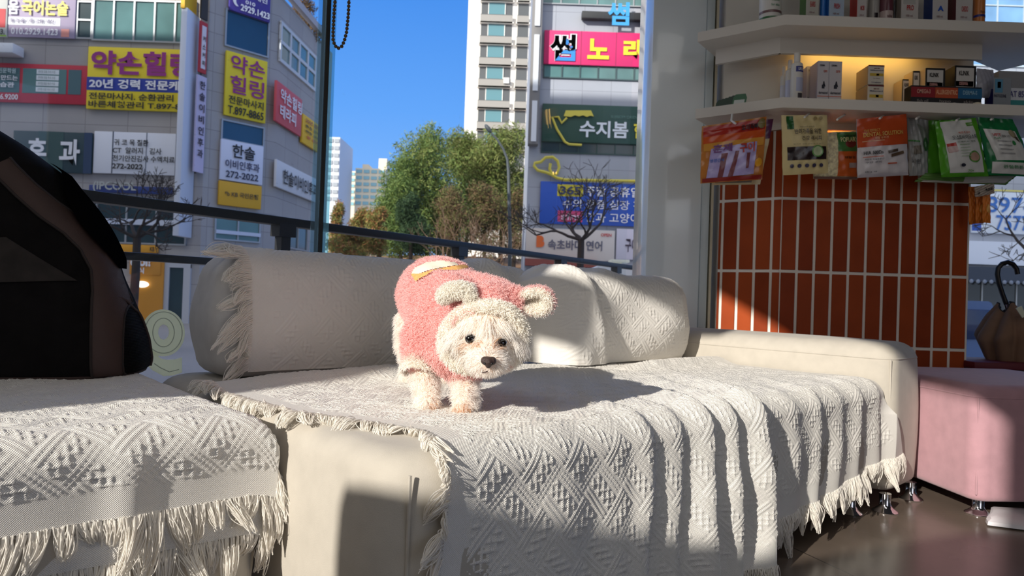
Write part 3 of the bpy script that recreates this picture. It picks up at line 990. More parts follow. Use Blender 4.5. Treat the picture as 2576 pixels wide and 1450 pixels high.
# ---- building on the right, seen on both sides of the pillar and column
rb = thing('commercial_building', 'grey tiled commercial building with pink and blue signs behind the pillar', 'building', (14, 36, -0.6))
cx = RB.pt(1333, 300)[0]
mb = MB(); mb.box2((cx, 30, -0.6), (34, 44, 17)); mb.build('walls', panel_mat('facade_tiles', (168, 172, 182), 1.25, 0.85), rb)
fwindow(RB, (1366, -40, 1640, 14), rb, win_teal, 6, 1)
fwindow(RB, (1368, 168, 1640, 200), rb, win_teal, 6, 1, frame=K(60, 80, 84))
fwindow(RB, (1362, 362, 1640, 388), rb, win_dark, 6, 1, frame=K(40, 70, 66))
fwindow(RB, (2440, -60, 2640, 168), rb, M('window_sky_blue', (120, 160, 200), 0.1, var=0.3, vscale=0.5), 3, 3, frame=K(190, 200, 205))
fwindow(RB, (2380, 695, 2640, 880), rb, M('shop_glass_dark', (40, 44, 48), 0.1, var=0.4, vscale=0.6), 3, 2)
O, w, h = RB.rect(1320, 655, 1500, 672); mb = MB(); mb.slab(O, RB.ex * w, UP * h, RB.n * 0.5); mb.build('awning', K(140, 70, 60), rb)
O, w, h = RB.rect(2380, 676, 2640, 712); mb = MB(); mb.slab(O, RB.ex * w, UP * h, RB.n * 0.8); 
for i in range(16): mb.ell(O + RB.ex * (w * i / 16) + RB.n * 0.82, 0.09, 0.04, 0.09, nu=8, nv=6, mi=1)
mb.build('awning', [K(46, 56, 74), K(120, 130, 150)], rb)
O, w, h = RB.rect(2380, 610, 2640, 668); mb = MB(); mb.slab(O, RB.ex * w, UP * h, RB.n * 0.3); mb.build('fascia', K(214, 222, 240), rb)

pk = K(216, 40, 110); bl = K(36, 86, 190)
sign(RB, (1462, 38, 1640, 56), 'letter_sign', 'blue handwritten letter sign standing on a dark bar, top of right building', K(40, 42, 46), [('썸', 0.36, -1.3, 0.66, 1.9, K(60, 160, 226), 0.03)], th=0.3)
t = sign(RB, (1368, 83, 1640, 168), 'karaoke_signboard', 'hot pink signboard with blue and yellow Korean letters', pk,
     [('썸', 0.05, 0.1, 0.3, 0.92, KW, 0.075), ('썸', 0.055, 0.12, 0.29, 0.9, K(50, 140, 220), 0.03), ('노', 0.4, 0.22, 0.6, 0.82, K(226, 214, 50), 0.04), ('래', 0.73, 0.2, 0.95, 0.8, K(226, 214, 50), 0.04)],
     [(0.338, 0, 0.344, 1, K(160, 40, 90)), (0.66, 0, 0.666, 1, K(160, 40, 90))])
t = sign(RB, (1363, 267, 1640, 362), 'clinic_signboard', 'dark green glass signboard with white and yellow letters and yellow outline', K(30, 72, 62),
     [('수지봄', 0.34, 0.42, 0.78, 0.86, K(226, 232, 240), 0.025), ('한의', 0.83, 0.42, 1.06, 0.86, K(236, 220, 60), 0.025), ('SUJIBOM ORIENTAL MED', 0.62, 0.26, 1.0, 0.36, K(90, 130, 120), 0)])
ylw = K(214, 200, 80)
Q = lambda px, py: RB.pt(px, py) + RB.n * 0.22
mb = MB(); mb.tube([Q(1425, 300), Q(1412, 313), Q(1404, 298), Q(1388, 298), Q(1400, 328), Q(1420, 360), Q(1430, 366), Q(1462, 368)], 0.055, 6); mb.build('outline', ylw, t)
mb = MB(); mb.prism([Q(1422, 282), Q(1485, 282), Q(1492, 297), Q(1483, 295), Q(1475, 298), Q(1465, 294), Q(1455, 297), Q(1445, 294), Q(1435, 298), Q(1417, 296)], RB.n * 0.05); mb.build('awning_emblem', ylw, t)
t = thing('neon_dog_sign', 'yellow neon outline of a dog head on the grey facade above blue sign', 'sign', Q(1380, 455))
pts = [Q(*p) for p in ((1640, 459), (1420, 455), (1400, 450), (1383, 440), (1372, 436), (1352, 431), (1343, 420), (1345, 413), (1360, 410), (1372, 399), (1390, 398), (1402, 408), (1406, 424), (1400, 440), (1388, 440), (1382, 428), (1384, 414))]
mb = MB(); mb.tube(pts, 0.07, 6); mb.build('neon_tube', ylw, t)
sign(RB, (1358, 462, 1640, 568), 'animal_clinic_signboard', 'blue signboard with white Korean lines, 365 and a red patch', bl,
     [('365', 0.17, 0.1, 0.36, 0.3, K(60, 70, 100), 0.03), ('주말 공휴일 정', 0.4, 0.08, 1.0, 0.32, KW, 0.02), ('수의 중증 심장 진료', 0.2, 0.4, 1.0, 0.62, KW, 0.01), ('sfm', 0.19, 0.73, 0.36, 0.9, K(230, 200, 220), 0.02), ('안과 고양이 진', 0.41, 0.7, 1.0, 0.93, KW, 0.01)],
     [(0.15, 0.06, 0.38, 0.34, K(214, 200, 60)), (0.16, 0.68, 0.38, 0.94, K(206, 70, 120))])
sign(RB, (1322, 578, 1545, 655), 'restaurant_signboard', 'cream signboard with orange emblem and dark Korean letters under the blue sign', K(214, 204, 196),
     [('속초바다 연어', 0.25, 0.35, 0.86, 0.68, K(90, 90, 110), 0.02), ('B', 0.12, 0.24, 0.21, 0.62, K(226, 106, 40), 0.09), ('OPEN', 0.84, 0.1, 0.96, 0.2, K(200, 70, 70), 0.03)])
sign(RB, (1549, 578, 1660, 655), 'restaurant_signboard', 'pale lilac signboard with dark letters right of the cream one', K(206, 204, 222), [('구이는', 0.2, 0.3, 0.62, 0.75, K(60, 50, 70), 0.02)])
t = thing('projecting_sign', 'tall grey projecting sign column with white plates on right building corner', 'sign', Q(1347, 372))
a_, b_ = RB.pt(1352, 0), RB.pt(1337, 370)
mb = MB(); xx = RB.pt(1346, 190)[0]; mb.box2((xx - .22, 29.4, b_[2]), (xx + .22, 29.95, 15), bev=0.03); mb.build('column', K(128, 126, 126), t)
for (q0, q1) in ((0, 85), (95, 245), (258, 370)):
    z1, z0 = RB.pt(1345, q0)[2], RB.pt(1345, q1)[2]
    mb = MB(); mb.box2((xx - .10, 29.34, z0 + .1), (xx + .12, 29.4, z1 - .1)); mb.build('plate', K(222, 226, 232), t)
sign(RB, (2440, 486, 2650, 590), 'phone_number_signboard', 'white signboard with blue phone digits seen through the right window', K(214, 224, 240),
     [('897-', 0.16, 0.12, 0.68, 0.5, K(56, 110, 190), 0.01), ('7577', 0.28, 0.56, 0.68, 0.92, K(56, 110, 190), 0.01)], [(-0.05, -0.06, 1, -0.02, K(214, 204, 110)), (0.0, 0.62, 0.11, 0.95, K(40, 84, 180))])

sign(RB, (1611, -60, 1640, 128), 'projecting_banner', 'dark navy banner hanging beside the pink sign, against the grey pillar edge', K(30, 40, 84), th=0.5, off=0.2)
for (xa, ya, xb, yb, lab) in ((1606, 130, 1652, 60, 'upper gold slanted bar standing for a reflection at the grey pillar edge'), (1604, 318, 1654, 222, 'lower gold slanted bar standing for a reflection at the grey pillar edge')):  # solid gold bars stand in for reflections at the pillar edge
    mb = MB(); mb.tube([RB.pt(xa, ya) + RB.n * 0.9, RB.pt(xb, yb) + RB.n * 0.9], 0.12, 4)
    tag(mb.build('reflection_bar', K(206, 176, 110), None), lab, 'reflection')

# parked vehicles
def van(name, label, lo, hi, body, glassm, cat='van'):
    t = thing(name, label, cat, ((lo[0] + hi[0]) / 2, (lo[1] + hi[1]) / 2, -0.6))
    L_, H_ = hi[0] - lo[0], hi[2] - lo[2]
    mb = MB(); prof = [(0, 0), (1, 0), (1, .45), (.97, .55), (.86, .98), (.84, 1), (.08, 1), (.03, .95), (0, .5)]
    mb.prism([np.array([lo[0] + L_ * a, lo[1], lo[2] + H_ * b]) for a, b in prof], (0, hi[1] - lo[1], 0)); mb.build('body', body, t)
    for a0, a1 in ((.07, .3), (.34, .58), (.62, .86)):
        mb = MB(); mb.box2((lo[0] + L_ * a0, lo[1] - .03, lo[2] + H_ * .55), (lo[0] + L_ * a1, lo[1] + .02, lo[2] + H_ * .9), bev=.02); mb.build('side_window', glassm, t)
    for a in (.2, .8):
        mb = MB(); mb.lathe((lo[0] + L_ * a, lo[1] + .12, lo[2] - .02), [(.2, -.1), (.34, -.1), (.34, .1), (.2, .1)], 20, axis=((1, 0, 0), (0, 0, 1), (0, 1, 0))); mb.build('wheel', KB, t)
    return t
p = at_y(1480, 690, 12); q = at_y(1625, 650, 12)
wv = van('parked_van', 'white parked van whose roof shows above the cushion, left of grey pillar', (p[0], 12, -0.3), (q[0] + 1.2, 13.7, at_y(1500, 668, 12)[2]), K(236, 236, 234), win_dark)
z = at_y(1500, 668, 12)[2]
mb = MB(); mb.box2((p[0] + .5, 12.3, z), (p[0] + .62, 12.5, z + .12)); mb.box2((p[0] + .42, 12.25, z + .08), (p[0] + .75, 12.6, z + .13), bev=.01); mb.build('roof_ventilator', K(240, 236, 210), wv)
p = at_y(2350, 900, 9); q = at_y(2530, 760, 9)
van('parked_car', 'blue grey parked car behind the umbrella, outside right window', (p[0] - 1, 9, -0.35), (q[0] + 0.1, 10.7, q[2]), K(92, 116, 160), M('car_glass', (34, 52, 90), 0.1))
p = at_y(2520, 830, 11.4)
van('parked_van', 'pale van at the right picture edge behind the umbrella', (p[0] + 0.05, 11.4, -0.35), (p[0] + 3.6, 12.8, at_y(2550, 790, 11.4)[2]), K(206, 214, 222), win_dark)

# ---- railing outside the window
RA = math.radians(57)
RU = np.array([math.cos(RA), math.sin(RA), 0]); RN = np.array([-RU[1], RU[0], 0])
RP = at_y(722, 600, 2.74) * np.array([1, 1, 0])
t = thing('balcony_railing', 'black two bar metal railing running outside the window behind the sofa', 'railing', RP + np.array([0, 0, -0.6]))
rm = M('rail_metal', (38, 38, 40), 0.45, metal=0.2)
def on_rail(px, py): return on_plane(px, py, RP, RN)
za = np.mean([on_rail(175, 482)[2], on_rail(660, 552)[2], on_rail(1000, 596)[2], on_rail(1460, 655)[2]])
mb = MB(); mb.slab(RP + RU * -1.0 + UP * (za - 0.017), RU * 9.0, UP * 0.034, RN * 0.05, bev=0.004); mb.build('top_rail', rm, t)
zb = np.mean([on_rail(290, 640)[2], on_rail(480, 655)[2]])
mb = MB(); mb.slab(RP + RU * -1.0 + UP * (zb - 0.014), RU * 9.0, UP * 0.026, RN * 0.04, bev=0.004); mb.build('lower_rail', rm, t)
for px in (722, 1166, 1420, 1560):
    q = on_rail(px, 600); q[2] = 0
    mb = MB(); mb.slab(q - RU * .022 + RN * .005 - UP * .6, RU * .044, UP * (za + .58), RN * .04); mb.slab(q - RU * .04 - RN * .004 + UP * (za - .06), RU * .08, UP * .05, RN * .055); mb.build('post', rm, t)

# ================================================================== SOFA, OTTOMAN, THROWS
def rring(hx, hy, r, n=8):
    r = max(min(r, hx - 1e-4, hy - 1e-4), 1e-4)
    pts = []
    for cx, cy, a0 in ((hx - r, hy - r, 0), (-hx + r, hy - r, 90), (-hx + r, -hy + r, 180), (hx - r, -hy + r, 270)):
        for k in range(n + 1):
            a = math.radians(a0 + 90 * k / n)
            pts.append((cx + r * math.cos(a), cy + r * math.sin(a)))
    # subdivide the straight runs so that bulges read
    out = []
    for i, p in enumerate(pts):
        q = pts[(i + 1) % len(pts)]
        out.append(p)
        d = math.hypot(q[0] - p[0], q[1] - p[1])
        if i % (n + 1) == n:
            for k in range(1, 8):
                out.append((p[0] + (q[0] - p[0]) * k / 8, p[1] + (q[1] - p[1]) * k / 8))
    return np.array(out)


def rbox(mb, lo, hi, rp, re_top, re_bot, frame=None, bulge=0.0, dome=0.0, lean=0.0):
    """upholstered block: plan corners rounded by rp, top and bottom edges by re; frame maps (s,t,z) to the world"""
    frame = frame or S
    lo, hi = np.array(lo, float), np.array(hi, float)
    c, h = (lo + hi) / 2, (hi - lo) / 2
    lv = []
    for k in range(5, -1, -1):
        a = math.pi / 2 * k / 5
        lv.append((lo[2] + re_bot * (1 - math.sin(a)), re_bot * (1 - math.cos(a))))
    for k in range(1, 8):
        f = k / 8
        lv.append((lo[2] + re_bot + (hi[2] - lo[2] - re_bot - re_top) * f, -bulge * math.sin(math.pi * f)))
    for k in range(8):
        a = math.pi / 2 * k / 7
        lv.append((hi[2] - re_top + re_top * math.sin(a), re_top * (1 - math.cos(a))))
    rings = []
    for z, ins in lv:
        R = rring(h[0] - ins, h[1] - ins, max(rp - max(ins, 0) * 0.6, 0.01))
        rings.append(np.c_[R + c[:2], np.full(len(R), z)])
    top = rings[-1]
    for k in range(1, 7):
        f = k / 6.5
        q = top.copy(); q[:, :2] = c[:2] + (q[:, :2] - c[:2]) * (1 - f); q[:, 2] += dome * (1 - (1 - f) ** 2)
        rings.append(q)
    bot = rings[0]
    A = np.array(rings)
    if lean:
        A[..., 1] += lean * (A[..., 2] - lo[2])
    n = A.shape[1]
    Wd = np.array([frame(*p) for p in A.reshape(-1, 3)])
    F = []
    for i in range(A.shape[0] - 1):
        for k in range(n):
            q = (k + 1) % n
            F.append([i * n + k, i * n + q, (i + 1) * n + q, (i + 1) * n + k])
    F.append(list(range(n))[::-1]); e = (A.shape[0] - 1) * n
    F.append(list(range(e, e + n)))
    mb.add(Wd, F)
    return lv


suede = M('sofa_suede', (184, 177, 165), 0.85, var=0.05, vscale=26, bump=0.25, bscale=700, sheen=0.15)
suede_g = M('cushion_suede', (198, 195, 192), 0.85, var=0.05, vscale=26, bump=0.25, bscale=700, sheen=0.15)
pinks = M('ottoman_suede', (180, 138, 146), 0.85, var=0.08, vscale=22, bump=0.3, bscale=500, sheen=0.3)
chrome = M('chrome', (215, 215, 218), 0.08, metal=1.0)


def foot(p, parent, h=0.05):
    mb = MB(); mb.lathe(p, [(0.036, 0), (0.037, 0.003), (0.034, 0.006), (0.022, 0.014), (0.016, 0.024), (0.017, h), (0.017, h + .006)], 28)
    mb.build('leg', chrome, parent)


def piping(parent, pts, mat, r=0.0028):
    mb = MB(); mb.tube(pts, r, 6); mb.build('piping', mat, parent)


Z0 = 0.048
LS, FT = 0.55, 0.79           # left side and front plane of the long seat
AS = 2.335                    # inner face of the arm
seat = thing('sofa_module', 'long cream suede sofa seat module carrying the dog and the large white throw', 'sofa', S(1.4, 1.4, 0))
mb = MB(); rbox(mb, (LS, FT, Z0), (AS - 0.004, 1.97, 0.388), 0.11, 0.045, 0.02, bulge=0.006, dome=0.004); mb.build('base', suede, seat)
ring = rring((AS - LS) / 2 - 0.008, (1.97 - FT) / 2 - 0.008, 0.105)
mid = np.array([(AS + LS) / 2, (1.97 + FT) / 2])
rr_ = [S(*(mid + p), 0.361) for p in ring]
mb = MB(); mb.tube(rr_, 0.003, 6, closed=True); mb.build('piping', suede, seat)
cor = S(LS + 0.026, FT + 0.026, 0)
piping(seat, [cor + UP * z for z in np.linspace(0.07, 0.36, 10)], suede)
for s_, t_ in ((0.75, 0.93), (0.75, 1.85), (2.22, 1.85)):
    foot(S(s_, t_, 0), seat)
foot(at_z(2138, 1291, 0), seat)

mod = thing('sofa_module', 'cream suede sofa module at the left under the black pet bag', 'sofa', S(0, 1.5, 0))
MF, MR = 1.16, 0.515
mb = MB(); rbox(mb, (-0.75, MF, Z0), (MR, 1.97, 0.385), 0.06, 0.045, 0.02, bulge=0.006, dome=0.004); mb.build('base', suede, mod)
piping(mod, [S(MR - 0.018, MF + 0.012, z) for z in np.linspace(0.07, 0.35, 8)], suede)
for s_, t_ in ((-0.6, 1.3), (0.42, 1.3), (-0.6, 1.85), (0.42, 1.85)):
    foot(S(s_, t_, 0), mod)

arm = thing('sofa_module', 'cream suede armrest block at the right end of the sofa', 'armrest', S(2.45, 1.4, 0))
mb = MB(); rbox(mb, (AS, 0.765, Z0), (2.60, 1.80, 0.512), 0.05, 0.06, 0.03, bulge=0.006, dome=0.006); mb.build('base', suede, arm)
ring = rring((2.60 - AS) / 2 - 0.002, (1.80 - .765) / 2 - 0.002, 0.05)
mid = np.array([(2.60 + AS) / 2, (1.80 + .765) / 2])
mb = MB(); mb.tube([S(*(mid + p), 0.462) for p in ring], 0.003, 6, closed=True); mb.build('piping', suede, arm)
piping(arm, [S(AS + 0.012, 0.776, z) for z in np.linspace(0.08, 0.46, 8)], suede)
foot(at_z(2226, 1288, 0), arm); foot(at_z(2290, 1256, 0), arm)
for s_, t_ in ((2.40, 1.68), (2.53, 1.68)): foot(S(s_, t_, 0), arm)

cu1 = thing('back_cushion', 'long cream back cushion with its pale grey end showing beside the numeral decal', 'cushion', S(1.1, 1.83, 0.39))
mb = MB(); rbox(mb, (0.635, 1.70, 0.392), (1.66, 1.93, 0.712), 0.065, 0.085, 0.05, bulge=0.014, dome=0.012); mb.build('cover', suede_g, cu1)
cu2 = thing('back_cushion', 'cream back cushion against the armrest, under the folded end of a throw', 'cushion', S(1.98, 1.65, 0.39))
mb = MB(); rbox(mb, (1.69, 1.50, 0.392), (2.325, 1.74, 0.698), 0.09, 0.085, 0.05, bulge=0.014, dome=0.012); mb.build('cover', suede_g, cu2)

# pink ottoman
OA = math.radians(5)
OX = np.array([math.cos(OA), math.sin(OA), 0]); OY = np.array([-math.sin(OA), math.cos(OA), 0])
OC = np.array([1.405, 2.085, 0])
OF = lambda a, b, z: OC + OX * a + OY * b + UP * z
ot = thing('ottoman', 'dusty pink suede ottoman on chrome feet beside the armrest', 'ottoman', OF(0.3, 0.3, 0))
mb = MB(); rbox(mb, (0, 0, Z0), (0.62, 0.62, 0.40), 0.045, 0.035, 0.02, frame=OF, bulge=0.006, dome=0.004); mb.build('base', pinks, ot)
ring = rring(0.309, 0.309, 0.045)
mb = MB(); mb.tube([OF(0.31 + p[0], 0.31 + p[1], 0.362) for p in ring], 0.003, 6, closed=True); mb.build('piping', pinks, ot)
piping(ot, [OF(0.0105, 0.0105, z) for z in np.linspace(0.07, 0.36, 8)], pinks)
for a, b in ((0.05, 0.05), (0.57, 0.05), (0.05, 0.57), (0.57, 0.57)): foot(OF(a, b, 0), ot)

# ------------------------------------------------------------------ woven throws
def tri(x):
    return np.abs((x % 1.0) - 0.5) * 2


def knit(u, v, amp=1.0):
    """relief of the weave: a slanted basket of blocks, each with paired cords and a chain of lozenges"""
    Lc = 0.071
    p = (u + v) * 0.7071 + 0.004 * np.sin(u * 31)
    q = (u - v) * 0.7071 + 0.004 * np.sin(v * 27)
    ip, iq = np.floor(p / Lc), np.floor(q / Lc)
    fp, fq = p / Lc - ip, q / Lc - iq
    par = ((ip + iq) % 2) == 0
    a = np.where(par, fq, fp)          # across the block
    b = np.where(par, fp, fq)          # along the block
    inb = np.clip(np.minimum(b, 1 - b) / 0.05, 0, 1)
    cord = np.zeros_like(u)
    for c_ in (0.09, 0.205):
        cord += np.exp(-((a - c_) / 0.034) ** 2)
    cord *= 0.85 + 0.15 * np.sin(2 * np.pi * b * Lc / 0.006)
    thin = np.exp(-((a - 0.80) / 0.022) ** 2) + np.exp(-((a - 0.92) / 0.022) ** 2)
    k = 0.0128
    ua, vb = a * Lc, b * Lc
    q1, q2 = (ua + vb) / k / 1.414, (ua - vb) / k / 1.414
    loz = np.maximum(np.exp(-((tri(q1) - 1) / 0.19) ** 2), np.exp(-((tri(q2) - 1) / 0.19) ** 2))
    win = np.clip(1 - ((a - 0.50) / 0.20) ** 8, 0, 1)
    tw = np.sin(2 * np.pi * (b * Lc) / 0.0075) * np.clip(1 - ((a - 0.86) / 0.13) ** 6, 0, 1)
    return amp * inb * (0.0022 * cord + 0.0011 * thin + 0.0026 * loz * win + 0.0004 * tw)


def grid_obj(name, P, parent, mat, uv=None):
    n, m = P.shape[:2]
    org = ORG[parent.name]
    me = bpy.data.meshes.new(name)
    me.vertices.add(n * m)
    me.vertices.foreach_set('co', (P.reshape(-1, 3) - org).astype(np.float32).ravel())
    idx = np.arange(n * m).reshape(n, m)
    q = np.stack([idx[:-1, :-1], idx[1:, :-1], idx[1:, 1:], idx[:-1, 1:]], -1).reshape(-1, 4)
    me.loops.add(q.size)
    me.loops.foreach_set('vertex_index', q.ravel().astype(np.int32))
    me.polygons.add(len(q))
    me.polygons.foreach_set('loop_start', np.arange(0, q.size, 4, dtype=np.int32))
    me.polygons.foreach_set('use_smooth', np.ones(len(q), bool))
    me.update(calc_edges=True)
    if uv is not None:
        at = me.attributes.new('weave', 'FLOAT2', 'POINT')
        at.data.foreach_set('vector', np.stack([uv[0].ravel(), uv[1].ravel()], -1).astype(np.float32).ravel())
    return link_data(name, me, parent, mat)


def gridN(P):
    du = np.gradient(P, axis=0); dv = np.gradient(P, axis=1)
    N = np.cross(du, dv)
    return N / np.maximum(np.linalg.norm(N, axis=2, keepdims=True), 1e-9)


def smooth_noise(u, v, sc, seed):
    r = np.random.default_rng(seed)
    o = np.zeros_like(u)
    for i in range(7):
        a = r.random() * 6.28; f = (0.6 + r.random()) / sc
        o += np.sin(2 * np.pi * f * (u * math.cos(a) + v * math.sin(a)) + r.random() * 6.28)
    return o / 4


throw_m = M('throw_cotton', (240, 236, 229), 0.9, transl=0.08)
_nt = throw_m.node_tree
_at = _nt.nodes.new('ShaderNodeAttribute'); _at.attribute_name = 'weave'
_sp = _nt.nodes.new('ShaderNodeSeparateXYZ'); _nt.links.new(_at.outputs['Vector'], _sp.inputs[0])
_w = []
for _ax in ('X', 'Y'):
    _m1 = _nt.nodes.new('ShaderNodeMath'); _m1.operation = 'MULTIPLY'; _m1.inputs[1].default_value = 2 * math.pi / 0.0032
    _m2 = _nt.nodes.new('ShaderNodeMath'); _m2.operation = 'SINE'
    _nt.links.new(_sp.outputs[_ax], _m1.inputs[0]); _nt.links.new(_m1.outputs[0], _m2.inputs[0]); _w.append(_m2)
_m3 = _nt.nodes.new('ShaderNodeMath'); _m3.operation = 'MULTIPLY'
_nt.links.new(_w[0].outputs[0], _m3.inputs[0]); _nt.links.new(_w[1].outputs[0], _m3.inputs[1])
_bp = _nt.nodes.new('ShaderNodeBump'); _bp.inputs['Strength'].default_value = 0.55; _bp.inputs['Distance'].default_value = 0.0009
_nt.links.new(_m3.outputs[0], _bp.inputs['Height']); _nt.links.new(_bp.outputs[0], _nt.nodes['Principled BSDF'].inputs['Normal'])
fringe_m = M('throw_fringe', (240, 235, 226), 0.9, transl=0.25)


def fringe(parent, roots, outd, length, seed, per=5, name='fringe', clump=9, droop=0.7, rad=0.00078):
    """strands that leave a hem (roots: (n,3)) along outd (n,3), gathered into tassels that hang"""
    r = np.random.default_rng(seed)
    n = len(roots)
    rep = np.repeat(np.arange(n), per)
    R0 = roots[rep] + r.normal(size=(len(rep), 3)) * 0.0012
    O = outd[rep]
    g = rep * per // (clump * per)
    g = rep // clump
    ng = g.max() + 1
    gl = length * (0.7 + 0.6 * r.random(ng))
    gj = r.normal(size=(ng, 3)) * 0.22
    cen = np.array([R0[g == k].mean(0) if (g == k).any() else (0, 0, 0) for k in range(ng)])
    K = 6
    P = np.zeros((len(rep), K, 3))
    L = gl[g] * (0.75 + 0.35 * r.random(len(rep)))
    jit = r.normal(size=(len(rep), 3)) * 0.10
    for k in range(K):
        f = k / (K - 1)
        base = R0 * (1 - 0.46 * f ** 1.3) + cen[g] * (0.46 * f ** 1.3)
        d = O * (1 - droop * f)[..., None] if False else O * (1 - droop * f * 0.8)
        dirv = d + np.array([0, 0, -1.0]) * (droop * f) + gj[g] * f + jit * math.sin(f * 3.14) * 1.2
        P[:, k] = base + dirv * (L * f)[:, None]
    return hair(name, P, np.linspace(rad, rad * 0.75, K), fringe_m, parent)


# --- large throw on the long seat -------------------------------------------------
ZT, RA_ = 0.3965, 0.05
T0 = 1.60
L1 = T0 - (FT + RA_ - 0.004)
LA = RA_ * math.pi / 2
FOLDS = [  # s at the front edge, width left, width right, amplitude, slope on top, reach up the seat
    (0.86, 0.09, 0.05, 0.010, 0.25, 0.15), (1.00, 0.06, 0.035, 0.012, 0.3, 0.25), (1.085, 0.05, 0.022, 0.024, 0.55, 0.45), (1.19, 0.05, 0.02, 0.018, 0.6, 0.35), (1.295, 0.055, 0.018, 0.040, 0.7, 0.5),
    (1.395, 0.05, 0.018, 0.034, 0.8, 0.5), (1.515, 0.06, 0.016, 0.050, 0.85, 0.55), (1.70, 0.05, 0.03, 0.010, 0.8, 0.3), (1.84, 0.04, 0.02, 0.016, 0.8, 0.25),
    (1.98, 0.05, 0.03, 0.010, 0.8, 0.2), (2.12, 0.04, 0.02, 0.014, 0.7, 0.2), (2.26, 0.05, 0.03, 0.012, 0.5, 0.2)]


def seat_throw_fn(a, p):
    """a: 0..1 across, p: length from the back"""
    drop = np.clip(p - L1 - LA, 0, None)
    t_at = np.where(p < L1, T0 - p, FT)
    # left and right borders
    lft = np.interp(t_at, [FT, 0.90, 1.0, 1.17, 1.3, 1.7], [0.625, 0.665, 0.64, 0.575, 0.562, 0.560]) - 0.12 * np.clip(drop, 0, .4)
    rgt = 2.318 + np.clip(drop - 0.02, 0, None) * 0.55
    s = lft + (rgt - lft) * a
    th = np.clip((p - L1) / RA_, 0, math.pi / 2)
    t = np.where(p < L1, T0 - p, FT + RA_ - 0.004 - RA_ * np.sin(th))
    z = np.where(p < L1, ZT, ZT - RA_ + RA_ * np.cos(th)) - drop
    nt, nz = -np.sin(th), np.cos(th)
    off = np.zeros_like(s)
    gd = np.clip((p - L1 + 0.0), -2, 1)
    for s0, wl_, wr_, A_, sl, rch in FOLDS:
        c = s0 + sl * np.clip(L1 - p, 0, None) + 0.02 * np.sin(9 * p + s0 * 7) * np.clip(drop * 5, 0, 1) + 0.06 * drop * (1.45 - s0)
        amp = A_ * np.where(gd < 0, np.clip(1 + gd / rch, 0, 1) ** 1.3 * 0.55, 0.55 + 0.45 * np.clip(drop / 0.12, 0, 1))
        x = s - c
        off += amp * np.where(x < 0, np.exp(-(x / wl_) ** 2), np.exp(-(x / wr_) ** 2))
    off += 0.0035 * smooth_noise(s, p, 0.22, 3) * np.clip(0.4 + drop * 6, 0, 1) + 0.002
    off = np.maximum(off, 0.0005)
    # the part that lies over the armrest front stands proud of it
    off += np.clip((s - (AS - 0.06)) / 0.06, 0, 1) * 0.032 * np.clip(drop / 0.05, 0, 1)
    # raised roll along the back where it meets the cushions, and at the fringed back left corner
    off += 0.03 * np.exp(-((p - 0.06) / 0.05) ** 2) * np.exp(-((s - 1.0) / 0.5) ** 2)
    off += 0.025 * np.exp(-(((T0 - p) - 1.36) / 0.05) ** 2) * np.clip((s - 1.75) / 0.15, 0, 1)
    t = t + nt * off
    z = z + nz * off
    return s, t, z


NU, NV = 820, 500
ua = np.linspace(0, 1, NU)
# hem height along the front
def hem_z(a):
    s = 0.58 + a * 1.9
    return np.interp(s, [0.5, 1.0, 1.45, 1.535, 1.60, 1.95, 2.25, 2.5], [0.022, 0.02, 0.024, 0.03, 0.098, 0.118, 0.150, 0.165])
pv = np.linspace(0, 1, NV)
A_, Q_ = np.meshgrid(ua, pv, indexing='ij')
PM = L1 + LA + (ZT - RA_ - hem_z(A_))
Pp = Q_ * PM
s_, t_, z_ = seat_throw_fn(A_, Pp)
P = s_[..., None] * SU + t_[..., None] * SN + z_[..., None] * UP
N = gridN(P)
if N[NU // 2, 20, 2] < 0: N = -N
edge = np.clip(np.minimum(np.minimum(s_ - s_[:1] , s_[-1:] - s_) / 0.055, (PM - Pp) / 0.055), 0, 1)
edge = np.clip((edge - 0.8) / 0.2, 0, 1)
P = P + N * (knit(s_, Pp) * edge)[..., None]
th1 = thing('throw_blanket', 'large white woven throw with zigzag relief draped over the long sofa seat', 'throw blanket', S(1.4, 1.2, 0.39))
grid_obj('cloth', P, th1, throw_m, (s_, Pp))
hemP, leftP = P[:, -1], P[0, :]
idx = np.linspace(0, NU - 1, 520).astype(int)
fringe(th1, hemP[idx] + np.array([0, 0, 0.002]), np.tile(np.array([0, 0, -0.6]) - SN * 0.25, (len(idx), 1)), 0.055, 4, per=6, clump=7, droop=0.9)
idx = np.linspace(6, NV - 1, 300).astype(int)
dl = np.where((Pp[0, idx] < L1)[:, None], -SU * 0.8 - SN * 0.35 + UP * 0.25, -SU * 0.8 - SN * 0.35 + UP * 0.05)
fringe(th1, leftP[idx] + UP * 0.001, dl, 0.055, 5, per=6, clump=8, droop=0.55)

